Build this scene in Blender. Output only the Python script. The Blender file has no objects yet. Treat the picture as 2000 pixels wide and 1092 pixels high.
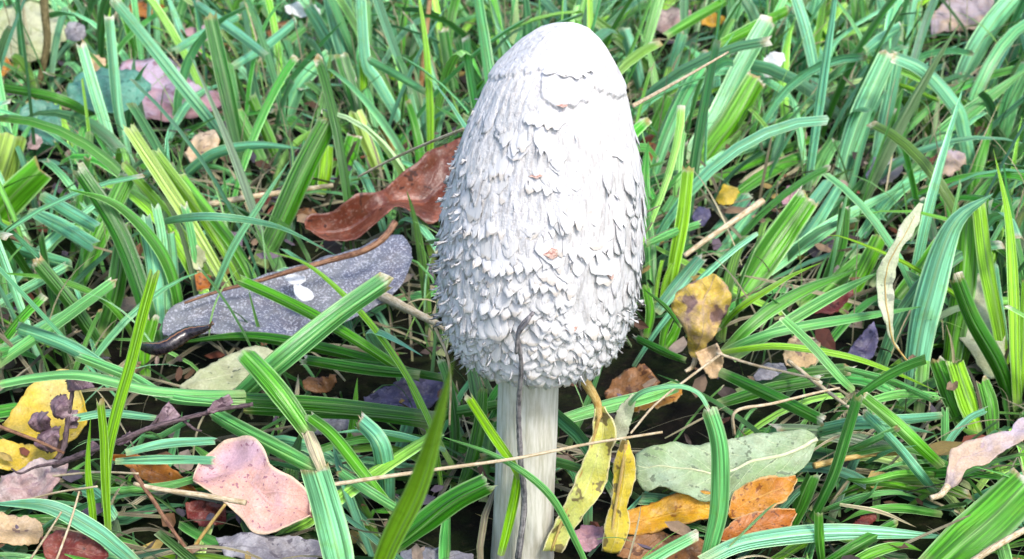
import bpy, math, random
import numpy as np
from mathutils import Vector, Matrix, noise

random.seed(7)
rng = np.random.default_rng(11)
scene = bpy.context.scene
col = scene.collection
R = math.radians

# ------------------------------------------------------------------ camera
PITCH, DIST, ZC, FPX = R(24.0), 0.50, 0.0935, 3333.33
CAM = Vector((0.0, -DIST * math.cos(PITCH), ZC + DIST * math.sin(PITCH)))
FWD = Vector((0, math.cos(PITCH), -math.sin(PITCH)))
RGT = Vector((1, 0, 0))
UPV = Vector((0, math.sin(PITCH), math.cos(PITCH)))
cd = bpy.data.cameras.new('camera')
cd.sensor_width = 36.0
cd.lens = 36.0 * FPX / 2000.0
cd.clip_start, cd.clip_end = 0.01, 200.0
cd.dof.use_dof = True
cd.dof.focus_distance = 0.50
cd.dof.aperture_fstop = 40.0
co = bpy.data.objects.new('camera', cd)
col.objects.link(co)
co.location = CAM
co.rotation_euler = (math.pi / 2 - PITCH, 0, 0)
scene.camera = co

# ------------------------------------------------------------------ light
SUN_EL, SUN_AZ = R(52), R(148)     # azimuth clockwise from +Y (away from camera): right and a little in front
w = bpy.data.worlds.new('World')
scene.world = w
w.use_nodes = True
nt = w.node_tree
sky = nt.nodes.new('ShaderNodeTexSky')
sky.sky_type = 'NISHITA'
sky.sun_disc = False
sky.sun_elevation, sky.sun_rotation = SUN_EL, SUN_AZ
sky.air_density, sky.dust_density = 1.0, 2.5
nt.links.new(sky.outputs[0], nt.nodes['Background'].inputs[0])
nt.nodes['Background'].inputs[1].default_value = 0.15
sl = bpy.data.lights.new('sun', 'SUN')
sl.energy, sl.angle, sl.color = 1.35, R(10), (1.0, 0.95, 0.87)
so = bpy.data.objects.new('sun', sl)
col.objects.link(so)
sd = Vector((math.sin(SUN_AZ) * math.cos(SUN_EL), math.cos(SUN_AZ) * math.cos(SUN_EL), math.sin(SUN_EL)))
so.rotation_euler = sd.to_track_quat('Z', 'Y').to_euler()
vs = scene.view_settings
vs.view_transform, vs.look, vs.gamma, vs.use_curve_mapping = 'Standard', 'None', 1.0, False
vs.exposure = 1.15

# ------------------------------------------------------------------ geometry helpers
def ray(x, y):
    return FWD + RGT * ((x - 1000) / FPX) + UPV * ((546 - y) / FPX)
def on_h(x, y, h):
    d = ray(x, y); return CAM + d * ((h - CAM.z) / d.z)
def on_Y(x, y, Y):
    d = ray(x, y); return CAM + d * ((Y - CAM.y) / d.y)
def on_plane(x, y, c, n):
    d = ray(x, y); return CAM + d * ((c - CAM).dot(n) / d.dot(n))
def depth_of(p): return (p - CAM).dot(FWD)
def at_depth(x, y, dp): return CAM + ray(x, y) * dp
def project(P):
    V = P - np.array(CAM)
    dp = V @ np.array(FWD)
    return 1000 + FPX * (V @ np.array(RGT)) / dp, 546 - FPX * (V @ np.array(UPV)) / dp, dp

MW, MH = 400, 219
mdepth = np.full((MH, MW), -1.0)       # how far the placed things stand, so loose grass does not grow through them
mprob = np.zeros((MH, MW))
def occupy(pts, prob, rad=1):
    P = np.array([tuple(p) for p in pts])
    x, y, d = project(P)
    ix = np.floor(x / 5).astype(int); iy = np.floor(y / 5).astype(int)
    for dx in range(-rad, rad + 1):
        for dy in range(-rad, rad + 1):
            jx, jy = ix + dx, iy + dy
            ok = (jx >= 0) & (jx < MW) & (jy >= 0) & (jy < MH)
            for a, b, c in zip(jx[ok], jy[ok], d[ok]):
                if c > mdepth[b, a] or prob > mprob[b, a]:
                    mdepth[b, a] = max(c, mdepth[b, a]) if prob <= mprob[b, a] else c
                mprob[b, a] = max(mprob[b, a], prob)

def tag(o, label=None, cat=None, group=None, kind=None):
    if label: o['label'] = label
    if cat: o['category'] = cat
    if group: o['group'] = group
    if kind: o['kind'] = kind
    return o
def empty(name, loc):
    o = bpy.data.objects.new(name, None)
    o.empty_display_size = 0.01
    o.location = loc
    col.objects.link(o)
    return o
def mesh_obj(name, V, Fc, mat, origin=(0, 0, 0), parent=None, uv=None, tint=None, val=None, smooth=True):
    me = bpy.data.meshes.new(name)
    o3 = np.array(origin, dtype=float)
    V = np.asarray(V, dtype=float) - o3
    me.from_pydata([tuple(v) for v in V], [], [tuple(f) for f in Fc])
    n = len(V)
    if uv is not None:
        ul = me.uv_layers.new(name='UVMap')
        li = np.zeros(len(me.loops), dtype=np.int32)
        me.loops.foreach_get('vertex_index', li)
        ul.data.foreach_set('uv', np.asarray(uv, dtype=np.float32)[li].ravel())
    if tint is not None:
        a = me.attributes.new('tint', 'FLOAT_COLOR', 'POINT')
        t = np.asarray(tint, dtype=np.float32)
        if t.ndim == 1: t = np.tile(t, (n, 1))
        a.data.foreach_set('color', t.ravel())
    if val is not None:
        a = me.attributes.new('val', 'FLOAT', 'POINT')
        a.data.foreach_set('value', np.broadcast_to(np.asarray(val, dtype=np.float32), (n,)).copy())
    if smooth:
        me.polygons.foreach_set('use_smooth', [True] * len(me.polygons))
    me.materials.append(mat)
    me.update()
    o = bpy.data.objects.new(name, me)
    col.objects.link(o)
    if parent is None: o.location = o3
    else: o.parent = parent
    return o
def spline(pts, n):
    P = [Vector(p) for p in pts]
    if len(P) == 2: P = [P[0], P[0].lerp(P[1], 0.5), P[1]]
    d = [0.0]
    for a, b in zip(P, P[1:]): d.append(d[-1] + (b - a).length)
    Q = [P[0] * 2 - P[1]] + P + [P[-1] * 2 - P[-2]]
    out = []
    for i in range(n):
        s = d[-1] * i / (n - 1)
        k = 0
        while k < len(P) - 2 and s > d[k + 1]: k += 1
        t = (s - d[k]) / max(d[k + 1] - d[k], 1e-9)
        a, b, c, e = Q[k], Q[k + 1], Q[k + 2], Q[k + 3]
        out.append(0.5 * ((2 * b) + (c - a) * t + (2 * a - 5 * b + 4 * c - e) * t * t + (3 * b - a - 3 * c + e) * t ** 3))
    return out
def tangents(P):
    return [(P[min(i + 1, len(P) - 1)] - P[max(i - 1, 0)]).normalized() for i in range(len(P))]
def tube(P, rad, ns=7, knob=0.0, seed=0, flat=1.0):
    """verts, faces, uv of a tapering stalk along P"""
    T = tangents(P); V = []; Fc = []; uv = []
    n = len(P)
    a = T[0].orthogonal().normalized()
    for i in range(n):
        a = (a - T[i] * a.dot(T[i])).normalized()
        b = T[i].cross(a)
        r = rad(i / (n - 1)) if callable(rad) else rad
        for k in range(ns):
            an = 2 * math.pi * k / ns
            rr = r * (1 + knob * noise.noise(Vector((i * .7, k * 1.3, seed))))
            V.append(P[i] + a * math.cos(an) * rr + b * math.sin(an) * rr * flat); uv.append((k / ns, i / (n - 1)))
    for i in range(n - 1):
        for k in range(ns):
            k2 = (k + 1) % ns
            Fc.append((i * ns + k, i * ns + k2, (i + 1) * ns + k2, (i + 1) * ns + k))
    V += [P[0], P[-1]]; uv += [(0, 0), (0, 1)]
    c0, c1 = n * ns, n * ns + 1
    for k in range(ns):
        k2 = (k + 1) % ns
        Fc.append((c0, k2, k)); Fc.append((c1, (n - 1) * ns + k, (n - 1) * ns + k2))
    return V, Fc, uv

# ------------------------------------------------------------------ materials
class NT:
    def __init__(s, name):
        s.m = bpy.data.materials.new(name); s.m.use_nodes = True
        s.t = s.m.node_tree; s.t.nodes.clear()
        s.out = s.n('ShaderNodeOutputMaterial')
    def n(s, typ, **kw):
        x = s.t.nodes.new(typ)
        for k, v in kw.items(): setattr(x, k, v)
        return x
    def put(s, sock, v):
        if v is None: return
        if isinstance(v, bpy.types.NodeSocket): s.t.links.new(v, sock)
        elif isinstance(v, tuple) and len(v) == 3 and sock.type == 'RGBA': sock.default_value = (*v, 1)
        else: sock.default_value = v
    def math(s, op, a, b=None, c=None, clamp=False):
        x = s.n('ShaderNodeMath', operation=op, use_clamp=clamp)
        for i, v in enumerate((a, b, c)): s.put(x.inputs[i], v)
        return x.outputs[0]
    def mix(s, f, a, b, bt='MIX'):
        x = s.n('ShaderNodeMix', data_type='RGBA', blend_type=bt)
        s.put(x.inputs[0], f); s.put(x.inputs[6], a); s.put(x.inputs[7], b)
        return x.outputs[2]
    def step(s, v, a, b, lo=0.0, hi=1.0):
        x = s.n('ShaderNodeMapRange', interpolation_type='SMOOTHSTEP')
        s.put(x.inputs[0], v)
        for i, q in enumerate((a, b, lo, hi)): x.inputs[i + 1].default_value = q
        return x.outputs[0]
    def noise(s, vec, scale, detail=4, rough=.55, dist=0.0):
        x = s.n('ShaderNodeTexNoise')
        s.put(x.inputs['Vector'], vec)
        x.inputs['Scale'].default_value = scale; x.inputs['Detail'].default_value = detail
        x.inputs['Roughness'].default_value = rough; x.inputs['Distortion'].default_value = dist
        return x.outputs['Fac']
    def bump(s, h, strength, dist=.0004):
        x = s.n('ShaderNodeBump'); x.inputs['Strength'].default_value = strength
        x.inputs['Distance'].default_value = dist; s.put(x.inputs['Height'], h)
        return x.outputs[0]
    def surf(s, base, rough=.5, spec=.5, nrm=None, trans=None, tf=0.0, sss=0.0):
        p = s.n('ShaderNodeBsdfPrincipled')
        s.put(p.inputs['Base Color'], base); s.put(p.inputs['Roughness'], rough)
        s.put(p.inputs['Specular IOR Level'], spec)
        if nrm is not None: s.put(p.inputs['Normal'], nrm)
        if sss:
            p.inputs['Subsurface Weight'].default_value = sss
            p.inputs['Subsurface Radius'].default_value = (1, .9, .8)
            p.inputs['Subsurface Scale'].default_value = .0015
        o = p.outputs[0]
        if trans is not None:
            t = s.n('ShaderNodeBsdfTranslucent'); s.put(t.inputs[0], trans)
            if nrm is not None: s.put(t.inputs['Normal'], nrm)
            mx = s.n('ShaderNodeMixShader'); s.put(mx.inputs[0], tf)
            s.t.links.new(o, mx.inputs[1]); s.t.links.new(t.outputs[0], mx.inputs[2]); o = mx.outputs[0]
        s.t.links.new(o, s.out.inputs[0])
        return s.m

def grass_material():
    m = NT('grass_blade')
    at = m.n('ShaderNodeAttribute', attribute_name='tint')
    sp = m.n('ShaderNodeSeparateColor'); m.put(sp.inputs[0], at.outputs['Color'])
    blue, yel, cut = sp.outputs[0], sp.outputs[1], sp.outputs[2]
    straw = at.outputs['Alpha']
    val = m.n('ShaderNodeAttribute', attribute_name='val').outputs['Fac']
    uvn = m.n('ShaderNodeUVMap'); xy = m.n('ShaderNodeSeparateXYZ'); m.put(xy.inputs[0], uvn.outputs[0])
    u, v = xy.outputs[0], xy.outputs[1]
    geo = m.n('ShaderNodeNewGeometry').outputs['Position']
    blot = m.noise(geo, 170, 5, .6)
    fine = m.noise(geo, 900, 3, .6)
    # parallel veins
    cx = m.n('ShaderNodeCombineXYZ'); m.put(cx.inputs[0], m.math('MULTIPLY', u, 9.0)); m.put(cx.inputs[1], m.math('MULTIPLY', v, 1.2))
    m.put(cx.inputs[2], m.math('MULTIPLY', val, 37.0))
    vein = m.noise(cx.outputs[0], 1.0, 2, .5)
    rid = m.math('ABSOLUTE', m.math('SINE', m.math('MULTIPLY', u, 25.0)))
    veins = m.math('ADD', m.math('MULTIPLY', m.step(vein, .38, .62), .72), m.math('MULTIPLY', rid, .28))
    base = m.mix(blue, (.036, .255, .002), (.14, .42, .26))  # bluish end: glaucous leaf colour plus sky sheen painted in
    base = m.mix(yel, base, (.27, .52, .010))
    base = m.mix(m.math('MULTIPLY', m.step(blot, .50, .72), .35), base, (.12, .28, .015))
    base = m.mix(straw, base, m.mix(blot, (.42, .33, .17), (.62, .54, .38)))
    mid = m.step(m.math('ABSOLUTE', m.math('SUBTRACT', u, .5)), .02, .07, 1.0, 0.0)
    base = m.mix(m.math('MULTIPLY', mid, .38), base, (.34, .55, .20))
    edg = m.step(m.math('ABSOLUTE', m.math('SUBTRACT', u, .5)), .41, .485)
    base = m.mix(m.math('MULTIPLY', edg, .5), base, (.42, .60, .30))  # naturally paler margin, with an edge highlight painted into the colour
    k = m.math('MULTIPLY', m.math('ADD', m.math('MULTIPLY', veins, 1.10), .38), val)
    gray = m.n('ShaderNodeCombineColor')
    for i in range(3): m.put(gray.inputs[i], k)
    base = m.mix(1.0, base, gray.outputs[0], 'MULTIPLY')
    # pale sheath at the foot, dry frayed cut end
    base = m.mix(m.step(m.math('ADD', v, m.math('MULTIPLY', fine, .05)), .03, .16, .55, 0.0), base, (.42, .46, .20))
    tipf = m.math('MULTIPLY', m.step(m.math('ADD', v, m.math('MULTIPLY', fine, .06)), .975, 1.03), cut)
    base = m.mix(tipf, base, m.mix(m.step(blot, .4, .6), (.74, .69, .56), (.40, .27, .11)))
    h = m.math('ADD', veins, m.math('MULTIPLY', fine, .3))
    tr = m.mix(.45, base, (.22, .62, .02))
    tr = m.mix(straw, tr, base)
    return m.surf(base, m.math('ADD', .26, m.math('MULTIPLY', blot, .20)), .55, m.bump(h, .75, .0004), tr, .17)

def leaf_material(name, c1, c2, spot=None, spot_t=.62, spot_s=700, vein=None, vein_f=.6, rough=.5, scale=60, blot=(.42, .6),
                  edge=None, tf=.12, spec=.4, nv=9.0, bump=.6, spot_f=.85):
    m = NT(name)
    tc = m.n('ShaderNodeTexCoord')
    uvn = m.n('ShaderNodeUVMap'); xy = m.n('ShaderNodeSeparateXYZ'); m.put(xy.inputs[0], uvn.outputs[0])
    u, v = xy.outputs[0], xy.outputs[1]
    ob = tc.outputs['Object']
    a = m.noise(ob, scale, 6, .6, .3)
    fine = m.noise(ob, 1400, 4, .65)
    base = m.mix(m.step(a, *blot), c1, c2)
    b2 = m.noise(ob, scale * 3.3, 5, .6)
    base = m.mix(m.math('MULTIPLY', m.step(b2, .42, .72), .5), base, m.mix(.6, c1, (.10, .06, .03)))
    b3 = m.noise(ob, scale * 9, 4, .65)
    base = m.mix(m.math('MULTIPLY', m.step(b3, .5, .75), .30), base, m.mix(.5, c2, (.85, .80, .72)))
    au = m.math('ABSOLUTE', m.math('SUBTRACT', m.math('MULTIPLY', u, 2.0), 1.0))
    wob = m.math('MULTIPLY', m.noise(ob, 120, 2), .7)
    ph = m.math('FRACT', m.math('ADD', m.math('SUBTRACT', m.math('MULTIPLY', v, nv), m.math('MULTIPLY', au, 2.0)), wob))
    lat = m.step(m.math('ABSOLUTE', m.math('SUBTRACT', ph, .5)), .0, .07, 1.0, 0.0)
    midr = m.step(au, .015, .07, 1.0, 0.0)
    vn = m.math('MAXIMUM', midr, m.math('MULTIPLY', lat, .6))
    if vein: base = m.mix(m.math('MULTIPLY', vn, vein_f), base, vein)
    if spot:
        s1 = m.noise(ob, spot_s, 2, .5)
        s2 = m.noise(ob, spot_s * .28, 3, .5)
        sf = m.math('MULTIPLY', m.step(m.math('ADD', s1, m.math('MULTIPLY', m.math('SUBTRACT', s2, .5), .35)), spot_t, spot_t + .05), spot_f)
        base = m.mix(sf, base, spot)
    if edge: base = m.mix(m.math('MULTIPLY', m.step(au, .86, 1.0), .8), base, edge)
    g = m.math('ADD', .55, m.math('MULTIPLY', fine, .9))
    gray = m.n('ShaderNodeCombineColor')
    for i in range(3): m.put(gray.inputs[i], g)
    base = m.mix(1.0, base, gray.outputs[0], 'MULTIPLY')
    h = m.math('ADD', m.math('MULTIPLY', vn, .35), m.math('ADD', m.math('MULTIPLY', fine, .45), m.math('MULTIPLY', b2, 1.2)))
    return m.surf(base, rough, spec, m.bump(h, bump, .0006), base, tf)

def stalk_material(name, c1, c2, rough=.6, streak=True):
    m = NT(name)
    uvn = m.n('ShaderNodeUVMap')
    mp = m.n('ShaderNodeMapping'); mp.inputs['Scale'].default_value = (6, 3, 1); m.put(mp.inputs[0], uvn.outputs[0])
    a = m.noise(mp.outputs[0], 3.0, 4, .6)
    tc = m.n('ShaderNodeTexCoord')
    b = m.noise(tc.outputs['Object'], 500, 4, .6)
    base = m.mix(m.step(m.math('ADD', m.math('MULTIPLY', a, .6), m.math('MULTIPLY', b, .4)), .38, .62), c1, c2)
    return m.surf(base, rough, .3, m.bump(m.math('ADD', a, b), .6, .0005))

GRASS = grass_material()
STRAW = stalk_material('dry_straw', (.36, .26, .13), (.66, .56, .40))
TWIG = stalk_material('dark_twig', (.035, .022, .025), (.16, .11, .12), .7)
BROWN = stalk_material('brown_stalk', (.09, .035, .02), (.30, .16, .09), .5)
GREYST = stalk_material('grey_stalk', (.07, .065, .075), (.36, .33, .33), .7)
CREAMST = stalk_material('cream_midrib', (.50, .54, .30), (.66, .68, .46), .5)
YSTALK = stalk_material('yellow_stalk', (.38, .22, .05), (.55, .42, .16), .5)

# ------------------------------------------------------------------ ground
def build_ground():
    m = NT('soil')
    geo = m.n('ShaderNodeNewGeometry').outputs['Position']
    a = m.noise(geo, 40, 8, .65); b = m.noise(geo, 260, 6, .6)
    base = m.mix(m.step(a, .4, .62), (.009, .007, .005), (.016, .024, .007))  # near-black tone puts the shade between blades into the soil colour
    base = m.mix(m.math('MULTIPLY', m.step(b, .55, .7), .35), base, (.07, .05, .03))
    mat = m.surf(base, .9, .1, m.bump(m.math('ADD', a, b), 1.0, .004))
    n = 121
    s = np.linspace(-1, 1, n)
    ax = np.sign(s) * (np.abs(s) * .9 + np.abs(s) ** 9 * 60)
    V = []; Fc = []
    for j in range(n):
        for i in range(n):
            x, y = ax[i], ax[j] + .25
            z = -.004 + .004 * noise.noise(Vector((x * 18, y * 18, 0))) if abs(x) < 3 and abs(y) < 3 else -.004
            V.append((x, y, z))
    for j in range(n - 1):
        for i in range(n - 1):
            k = j * n + i; Fc.append((k, k + 1, k + n + 1, k + n))
    g = mesh_obj('ground', V, Fc, mat)
    tag(g, 'dark soil under the lawn', 'ground', kind='structure')
build_ground()

# ------------------------------------------------------------------ the mushroom
PROF = [(47, 1092, 1118), (52, 1070, 1138), (60, 1048, 1154), (80, 1019, 1174), (100, 998, 1187), (130, 966, 1203), (160, 943, 1217),
        (200, 924, 1235), (250, 904, 1248), (300, 886, 1257), (350, 872, 1261), (400, 861, 1263), (450, 854, 1263), (500, 852, 1260),
        (550, 853, 1253), (600, 860, 1243), (640, 873, 1228), (670, 889, 1210), (688, 908, 1190), (698, 936, 1158), (704, 960, 1124)]
zc_, cx_, rr_ = [], [], []
for (py, l, r) in PROF:
    p = on_Y((l + r) / 2, py, 0.0)
    zc_.append(p.z); cx_.append(p.x); rr_.append((r - l) / 2 * depth_of(p) / FPX)
ZT, ZB = zc_[0], zc_[-1]
zs_ = np.array(zc_[::-1]); cxs = np.array(cx_[::-1]); rrs = np.array(rr_[::-1])
def cap_cr(z): return float(np.interp(z, zs_, cxs)), float(np.interp(z, zs_, rrs))
def zpx(py): return on_Y(1055, py, 0.0).z
def disc_edge(th):
    th = math.atan2(math.sin(th), math.cos(th))
    py = float(np.interp(th, (-3.2, -1.7, -1.2, -.75, -.32, -.20, 0, .5, .62, 1.2, 3.2), (160, 152, 140, 118, 112, 150, 166, 164, 140, 176, 160)))
    return zpx(py + 9 * noise.noise(Vector((math.cos(th) * 5, math.sin(th) * 5, 3))) + 7 * noise.noise(Vector((math.cos(th) * 15, math.sin(th) * 15, 5))))
def sstep(x, a, b):
    t = min(max((x - a) / (b - a), 0), 1); return t * t * (3 - 2 * t)
def cap_point(th, z, extra=0.0):
    cx, r = cap_cr(z)
    q = Vector((math.sin(th), -math.cos(th), 0))
    f = (z - ZB) / (ZT - ZB)
    d = .0011 * noise.noise(Vector((q.x * 2.0, q.y * 2.0, z * 55))) * min(1, r / .012)
    low = 1 - sstep(z, disc_edge(th) - .0006, disc_edge(th) + .0006)
    d += -.0011 * low + .0006 * low * noise.noise(Vector((q.x * 22, q.y * 22, z * 90))) + .00035 * low * noise.noise(Vector((q.x * 60, q.y * 60, z * 220)))
    d += (1 - low) * .0003 * noise.noise(Vector((q.x * 14, q.y * 14, z * 160)))
    d += extra
    return Vector((cx, 0, z)) + q * (r + d)
def mushroom_materials():
    m = NT('cap_flesh')
    tc = m.n('ShaderNodeTexCoord').outputs['Object']
    mp = m.n('ShaderNodeMapping'); mp.inputs['Scale'].default_value = (1, 1, .18); m.put(mp.inputs[0], tc)
    fib = m.noise(mp.outputs[0], 900, 5, .6); big = m.noise(tc, 70, 5, .6); fine = m.noise(tc, 1500, 4, .6)
    base = m.mix(m.step(big, .35, .7), (.68, .67, .68), (.62, .61, .60))
    base = m.mix(m.math('MULTIPLY', m.step(fib, .46, .66), .55), base, (.36, .335, .32))
    st = m.noise(tc, 115, 3, .5)
    base = m.mix(m.math('MULTIPLY', m.step(st, .68, .74), .55), base, (.52, .42, .34))
    cap = m.surf(base, .75, .25, m.bump(m.math('ADD', m.math('MULTIPLY', fib, 1.3), m.math('MULTIPLY', fine, .5)), .8, .0007), sss=.12)
    m = NT('cap_scale')
    tc = m.n('ShaderNodeTexCoord').outputs['Object']
    mp = m.n('ShaderNodeMapping'); mp.inputs['Scale'].default_value = (9, 1.2, 1); m.put(mp.inputs[0], tc)
    oi = m.n('ShaderNodeObjectInfo').outputs['Random']
    fib = m.noise(mp.outputs[0], 1.6, 4, .6)
    yy = m.n('ShaderNodeSeparateXYZ'); m.put(yy.inputs[0], tc)
    base = m.mix(oi, (.70, .69, .70), (.62, .61, .60))
    base = m.mix(m.math('MULTIPLY', m.step(fib, .5, .75), .3), base, (.44, .42, .405))
    tipd = m.math('MULTIPLY', m.step(yy.outputs[1], .86, 1.0), m.step(m.math('FRACT', m.math('MULTIPLY', oi, 7.3)), .62, .72))
    base = m.mix(m.math('MULTIPLY', tipd, .5), base, (.55, .46, .35))
    scl = m.surf(base, .75, .25, m.bump(fib, .6, .0004), sss=.10)
    m = NT('stem_flesh')
    tc = m.n('ShaderNodeTexCoord').outputs['Object']
    mp = m.n('ShaderNodeMapping'); mp.inputs['Scale'].default_value = (1, 1, .09); m.put(mp.inputs[0], tc)
    fib = m.noise(mp.outputs[0], 700, 5, .65); big = m.noise(tc, 90, 5, .6)
    base = m.mix(m.step(fib, .35, .68), (.66, .64, .57), (.44, .42, .33))
    base = m.mix(m.math('MULTIPLY', m.step(big, .55, .72), .4), base, (.42, .38, .27))
    stm = m.surf(base, .6, .35, m.bump(fib, .7, .0007), sss=.1)
    m = NT('bruised_scale')
    tc = m.n('ShaderNodeTexCoord').outputs['Object']
    a = m.noise(tc, 3.5, 4, .6)
    base = m.mix(m.step(a, .35, .6), (.30, .13, .10), (.62, .45, .38))
    br = m.surf(base, .8, .2, m.bump(a, .8, .0005))
    return cap, scl, stm, br

def build_mushroom():
    capm, sclm, stmm, brm = mushroom_materials()
    base = Vector((on_Y(1020, 1060, 0).x, 0, 0))
    root = empty('mushroom', base)
    tag(root, 'tall white shaggy mushroom with scaly egg shaped cap on pale stem', 'mushroom')
    # cap: a lathed egg with uneven radius, open below round the stem
    NTH, NZ = 260, 190
    V = []; Fc = []
    for j in range(NZ + 1):
        f = j / NZ
        z = ZB + (ZT - ZB) * (1 - (1 - f) ** 1.6) if f > .5 else ZB + (ZT - ZB) * (1 - .5 ** 1.6) * f / .5
        for i in range(NTH): V.append(cap_point(2 * math.pi * i / NTH, z))
    for j in range(NZ):
        for i in range(NTH):
            a, b = j * NTH + i, j * NTH + (i + 1) % NTH
            Fc.append((a, b, b + NTH, a + NTH))
    top = len(V); V.append(Vector((cap_cr(ZT)[0], 0, ZT + .0003)))
    for i in range(NTH): Fc.append((NZ * NTH + i, NZ * NTH + (i + 1) % NTH, top))
    # underside turning in towards the stem
    prev = 0
    for k, (dr, dz) in enumerate([(.0006, -.0008), (-.001, -.0012), (-.003, .001), (-.004, .006)]):
        st = len(V)
        cx, r = cap_cr(ZB)
        for i in range(NTH):
            th = 2 * math.pi * i / NTH
            jag = .0012 * noise.noise(Vector((math.cos(th) * 12, math.sin(th) * 12, 9))) if k < 2 else 0
            V.append(Vector((cx + math.sin(th) * (r + dr), -math.cos(th) * (r + dr), ZB + dz + jag)))
        for i in range(NTH):
            i2 = (i + 1) % NTH
            Fc.append((prev + i2, prev + i, st + i, st + i2))
        prev = st
    cap = mesh_obj('cap', V, Fc, capm, base, root)
    occupy(V[::3], 1.0, 1)
    # stem
    SP = [(700, 973, 1092), (760, 972, 1091), (850, 970, 1088), (950, 966, 1083), (1010, 963, 1081), (1060, 960, 1079), (1085, 958, 1082)]
    V = []; Fc = []; n = 64
    rows = 60
    zz = [on_Y(1020, a[0], 0).z for a in SP]; xx = [on_Y((a[1] + a[2]) / 2, a[0], 0).x for a in SP]
    rx = [(a[2] - a[1]) / 2 * depth_of(on_Y(1020, a[0], 0)) / FPX for a in SP]
    for j in range(rows + 1):
        z = zz[-1] - .004 + (zz[0] + .004 - zz[-1]) * j / rows
        x0 = float(np.interp(z, zz[::-1], xx[::-1])); r0 = float(np.interp(z, zz[::-1], rx[::-1]))
        for i in range(n):
            th = 2 * math.pi * i / n
            q = Vector((math.sin(th), -math.cos(th), 0))
            rr = r0 + .0003 * noise.noise(Vector((q.x * 5, q.y * 5, z * 20))) + .00012 * noise.noise(Vector((q.x * 18, q.y * 18, z * 50)))
            V.append(Vector((x0, 0, z)) + q * rr)
    for j in range(rows):
        for i in range(n):
            a, b = j * n + i, j * n + (i + 1) % n
            Fc.append((a, b, b + n, a + n))
    mesh_obj('stem', V, Fc, stmm, base, root)
    occupy(V, .9, 1)
    # scale shapes, shared between the scales
    def scale_mesh(k):
        rnd = random.Random(100 + k)
        nu, nv = 5, 6
        pts = []
        shape = k % 5
        skew = rnd.uniform(-.25, .25)
        ends = [rnd.uniform(-.20, .10) for _ in range(nu)]
        for layer in (0, 1):
            for j in range(nv):
                v = j / (nv - 1)
                if shape == 0: wv = (.80 + .35 * math.sin(v * 2.6)) * (1 - max(0, v - .5) ** 2 * 1.7)
                elif shape == 1: wv = 1.0 - .2 * v - max(0, v - .6) * .6
                elif shape == 2: wv = (.9 + .15 * v) * (1 - max(0, v - .7) ** 2 * 4)
                elif shape == 3: wv = 1.05 * (1 - v ** 1.8 * .88)
                else: wv = .55 * (1 - v ** 1.5 * .9)
                for i in range(nu):
                    u = -1 + 2 * i / (nu - 1)
                    y = v * (1 + .14 * (1 - u * u)) + ends[i] * v ** 3
                    x = .5 * u * wv + skew * v * v + rnd.uniform(-.025, .025)
                    z = .05 + .80 * v ** 2.2 + .14 * (1 - u * u) * (1 - v) - .34 * u * u * (.4 + .6 * v) + .10 * math.sin(u * 5 + k) * v
                    if shape in (3, 4): y -= .22 * v ** 5; z += .35 * v ** 4
                    if layer: z -= .08 + .22 * (1 - v)
                    pts.append((x, y, z - .12 - .32 * (1 - v) ** 3))
        Fc = []
        N = nu * nv
        for j in range(nv - 1):
            for i in range(nu - 1):
                a = j * nu + i
                Fc.append((a, a + nu, a + nu + 1, a + 1))
                Fc.append((N + a, N + a + 1, N + a + nu + 1, N + a + nu))
        rim = [i for i in range(nu)] + [j * nu + nu - 1 for j in range(1, nv)] + [(nv - 1) * nu + i for i in range(nu - 2, -1, -1)] + [j * nu for j in range(nv - 2, 0, -1)]
        for a, b in zip(rim, rim[1:] + rim[:1]): Fc.append((a, b, N + b, N + a))
        return np.array(pts), Fc
    shapes = [scale_mesh(k) for k in range(20)]
    meshes = []
    for k, (p, f) in enumerate(shapes):
        me = bpy.data.meshes.new('scale'); me.from_pydata([tuple(q) for q in p], [], f)
        me.polygons.foreach_set('use_smooth', [True] * len(me.polygons)); me.materials.append(sclm); meshes.append(me)
    mebr = meshes[5].copy(); mebr.materials.clear(); mebr.materials.append(brm)
    rnd = random.Random(5)
    cand = []
    py = 186.0
    while py < 700:
        f = (py - 186) / 514.0
        z = zpx(py)
        cx, r = cap_cr(z)
        step = (25 - 7 * f) * .00015
        th = rnd.random()
        end = th + 2 * math.pi
        while th < end:
            t2 = math.atan2(math.sin(th), math.cos(th))
            patch = noise.noise(Vector((math.sin(th) * 2.3, math.cos(th) * 2.3, z * 60)))
            keep = min(1, .34 + .75 * f) + .35 * patch
            if t2 > .26 and f < .66: keep *= .30          # smoother on the right shoulder
            if z > disc_edge(t2) - .001: keep = 0
            if rnd.random() < keep:
                big = rnd.random() < .15
                hook = rnd.random() < (.24 if t2 < -.8 else .07)
                k = rnd.choice((0, 1, 2, 2, 0)) + 5 * rnd.randrange(4) if rnd.random() < .78 else rnd.randrange(20)
                wd = rnd.uniform(.0028, .0055) * (1.7 if big else 1)
                ln = rnd.uniform(.0040, .0072) * (1.15 if big else 1) * (1.12 - .40 * f)
                lf = rnd.uniform(.0006, .0017) * (.35 + 1.0 * f)
                if hook: k = 4 + 5 * rnd.randrange(4); wd = rnd.uniform(.0016, .0026); lf *= 1.9
                if t2 < -.9: lf *= 1.6
                if t2 > .26 and f < .66: lf *= .6; ln *= 1.2
                cand.append((t2, z + rnd.uniform(-.0014, .0014), wd, ln, lf, k, rnd.uniform(-.34, .34), None))
            th += step / max(r, .006) * rnd.uniform(.6, 1.45)
        py += 17.0 - 5.5 * f
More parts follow.
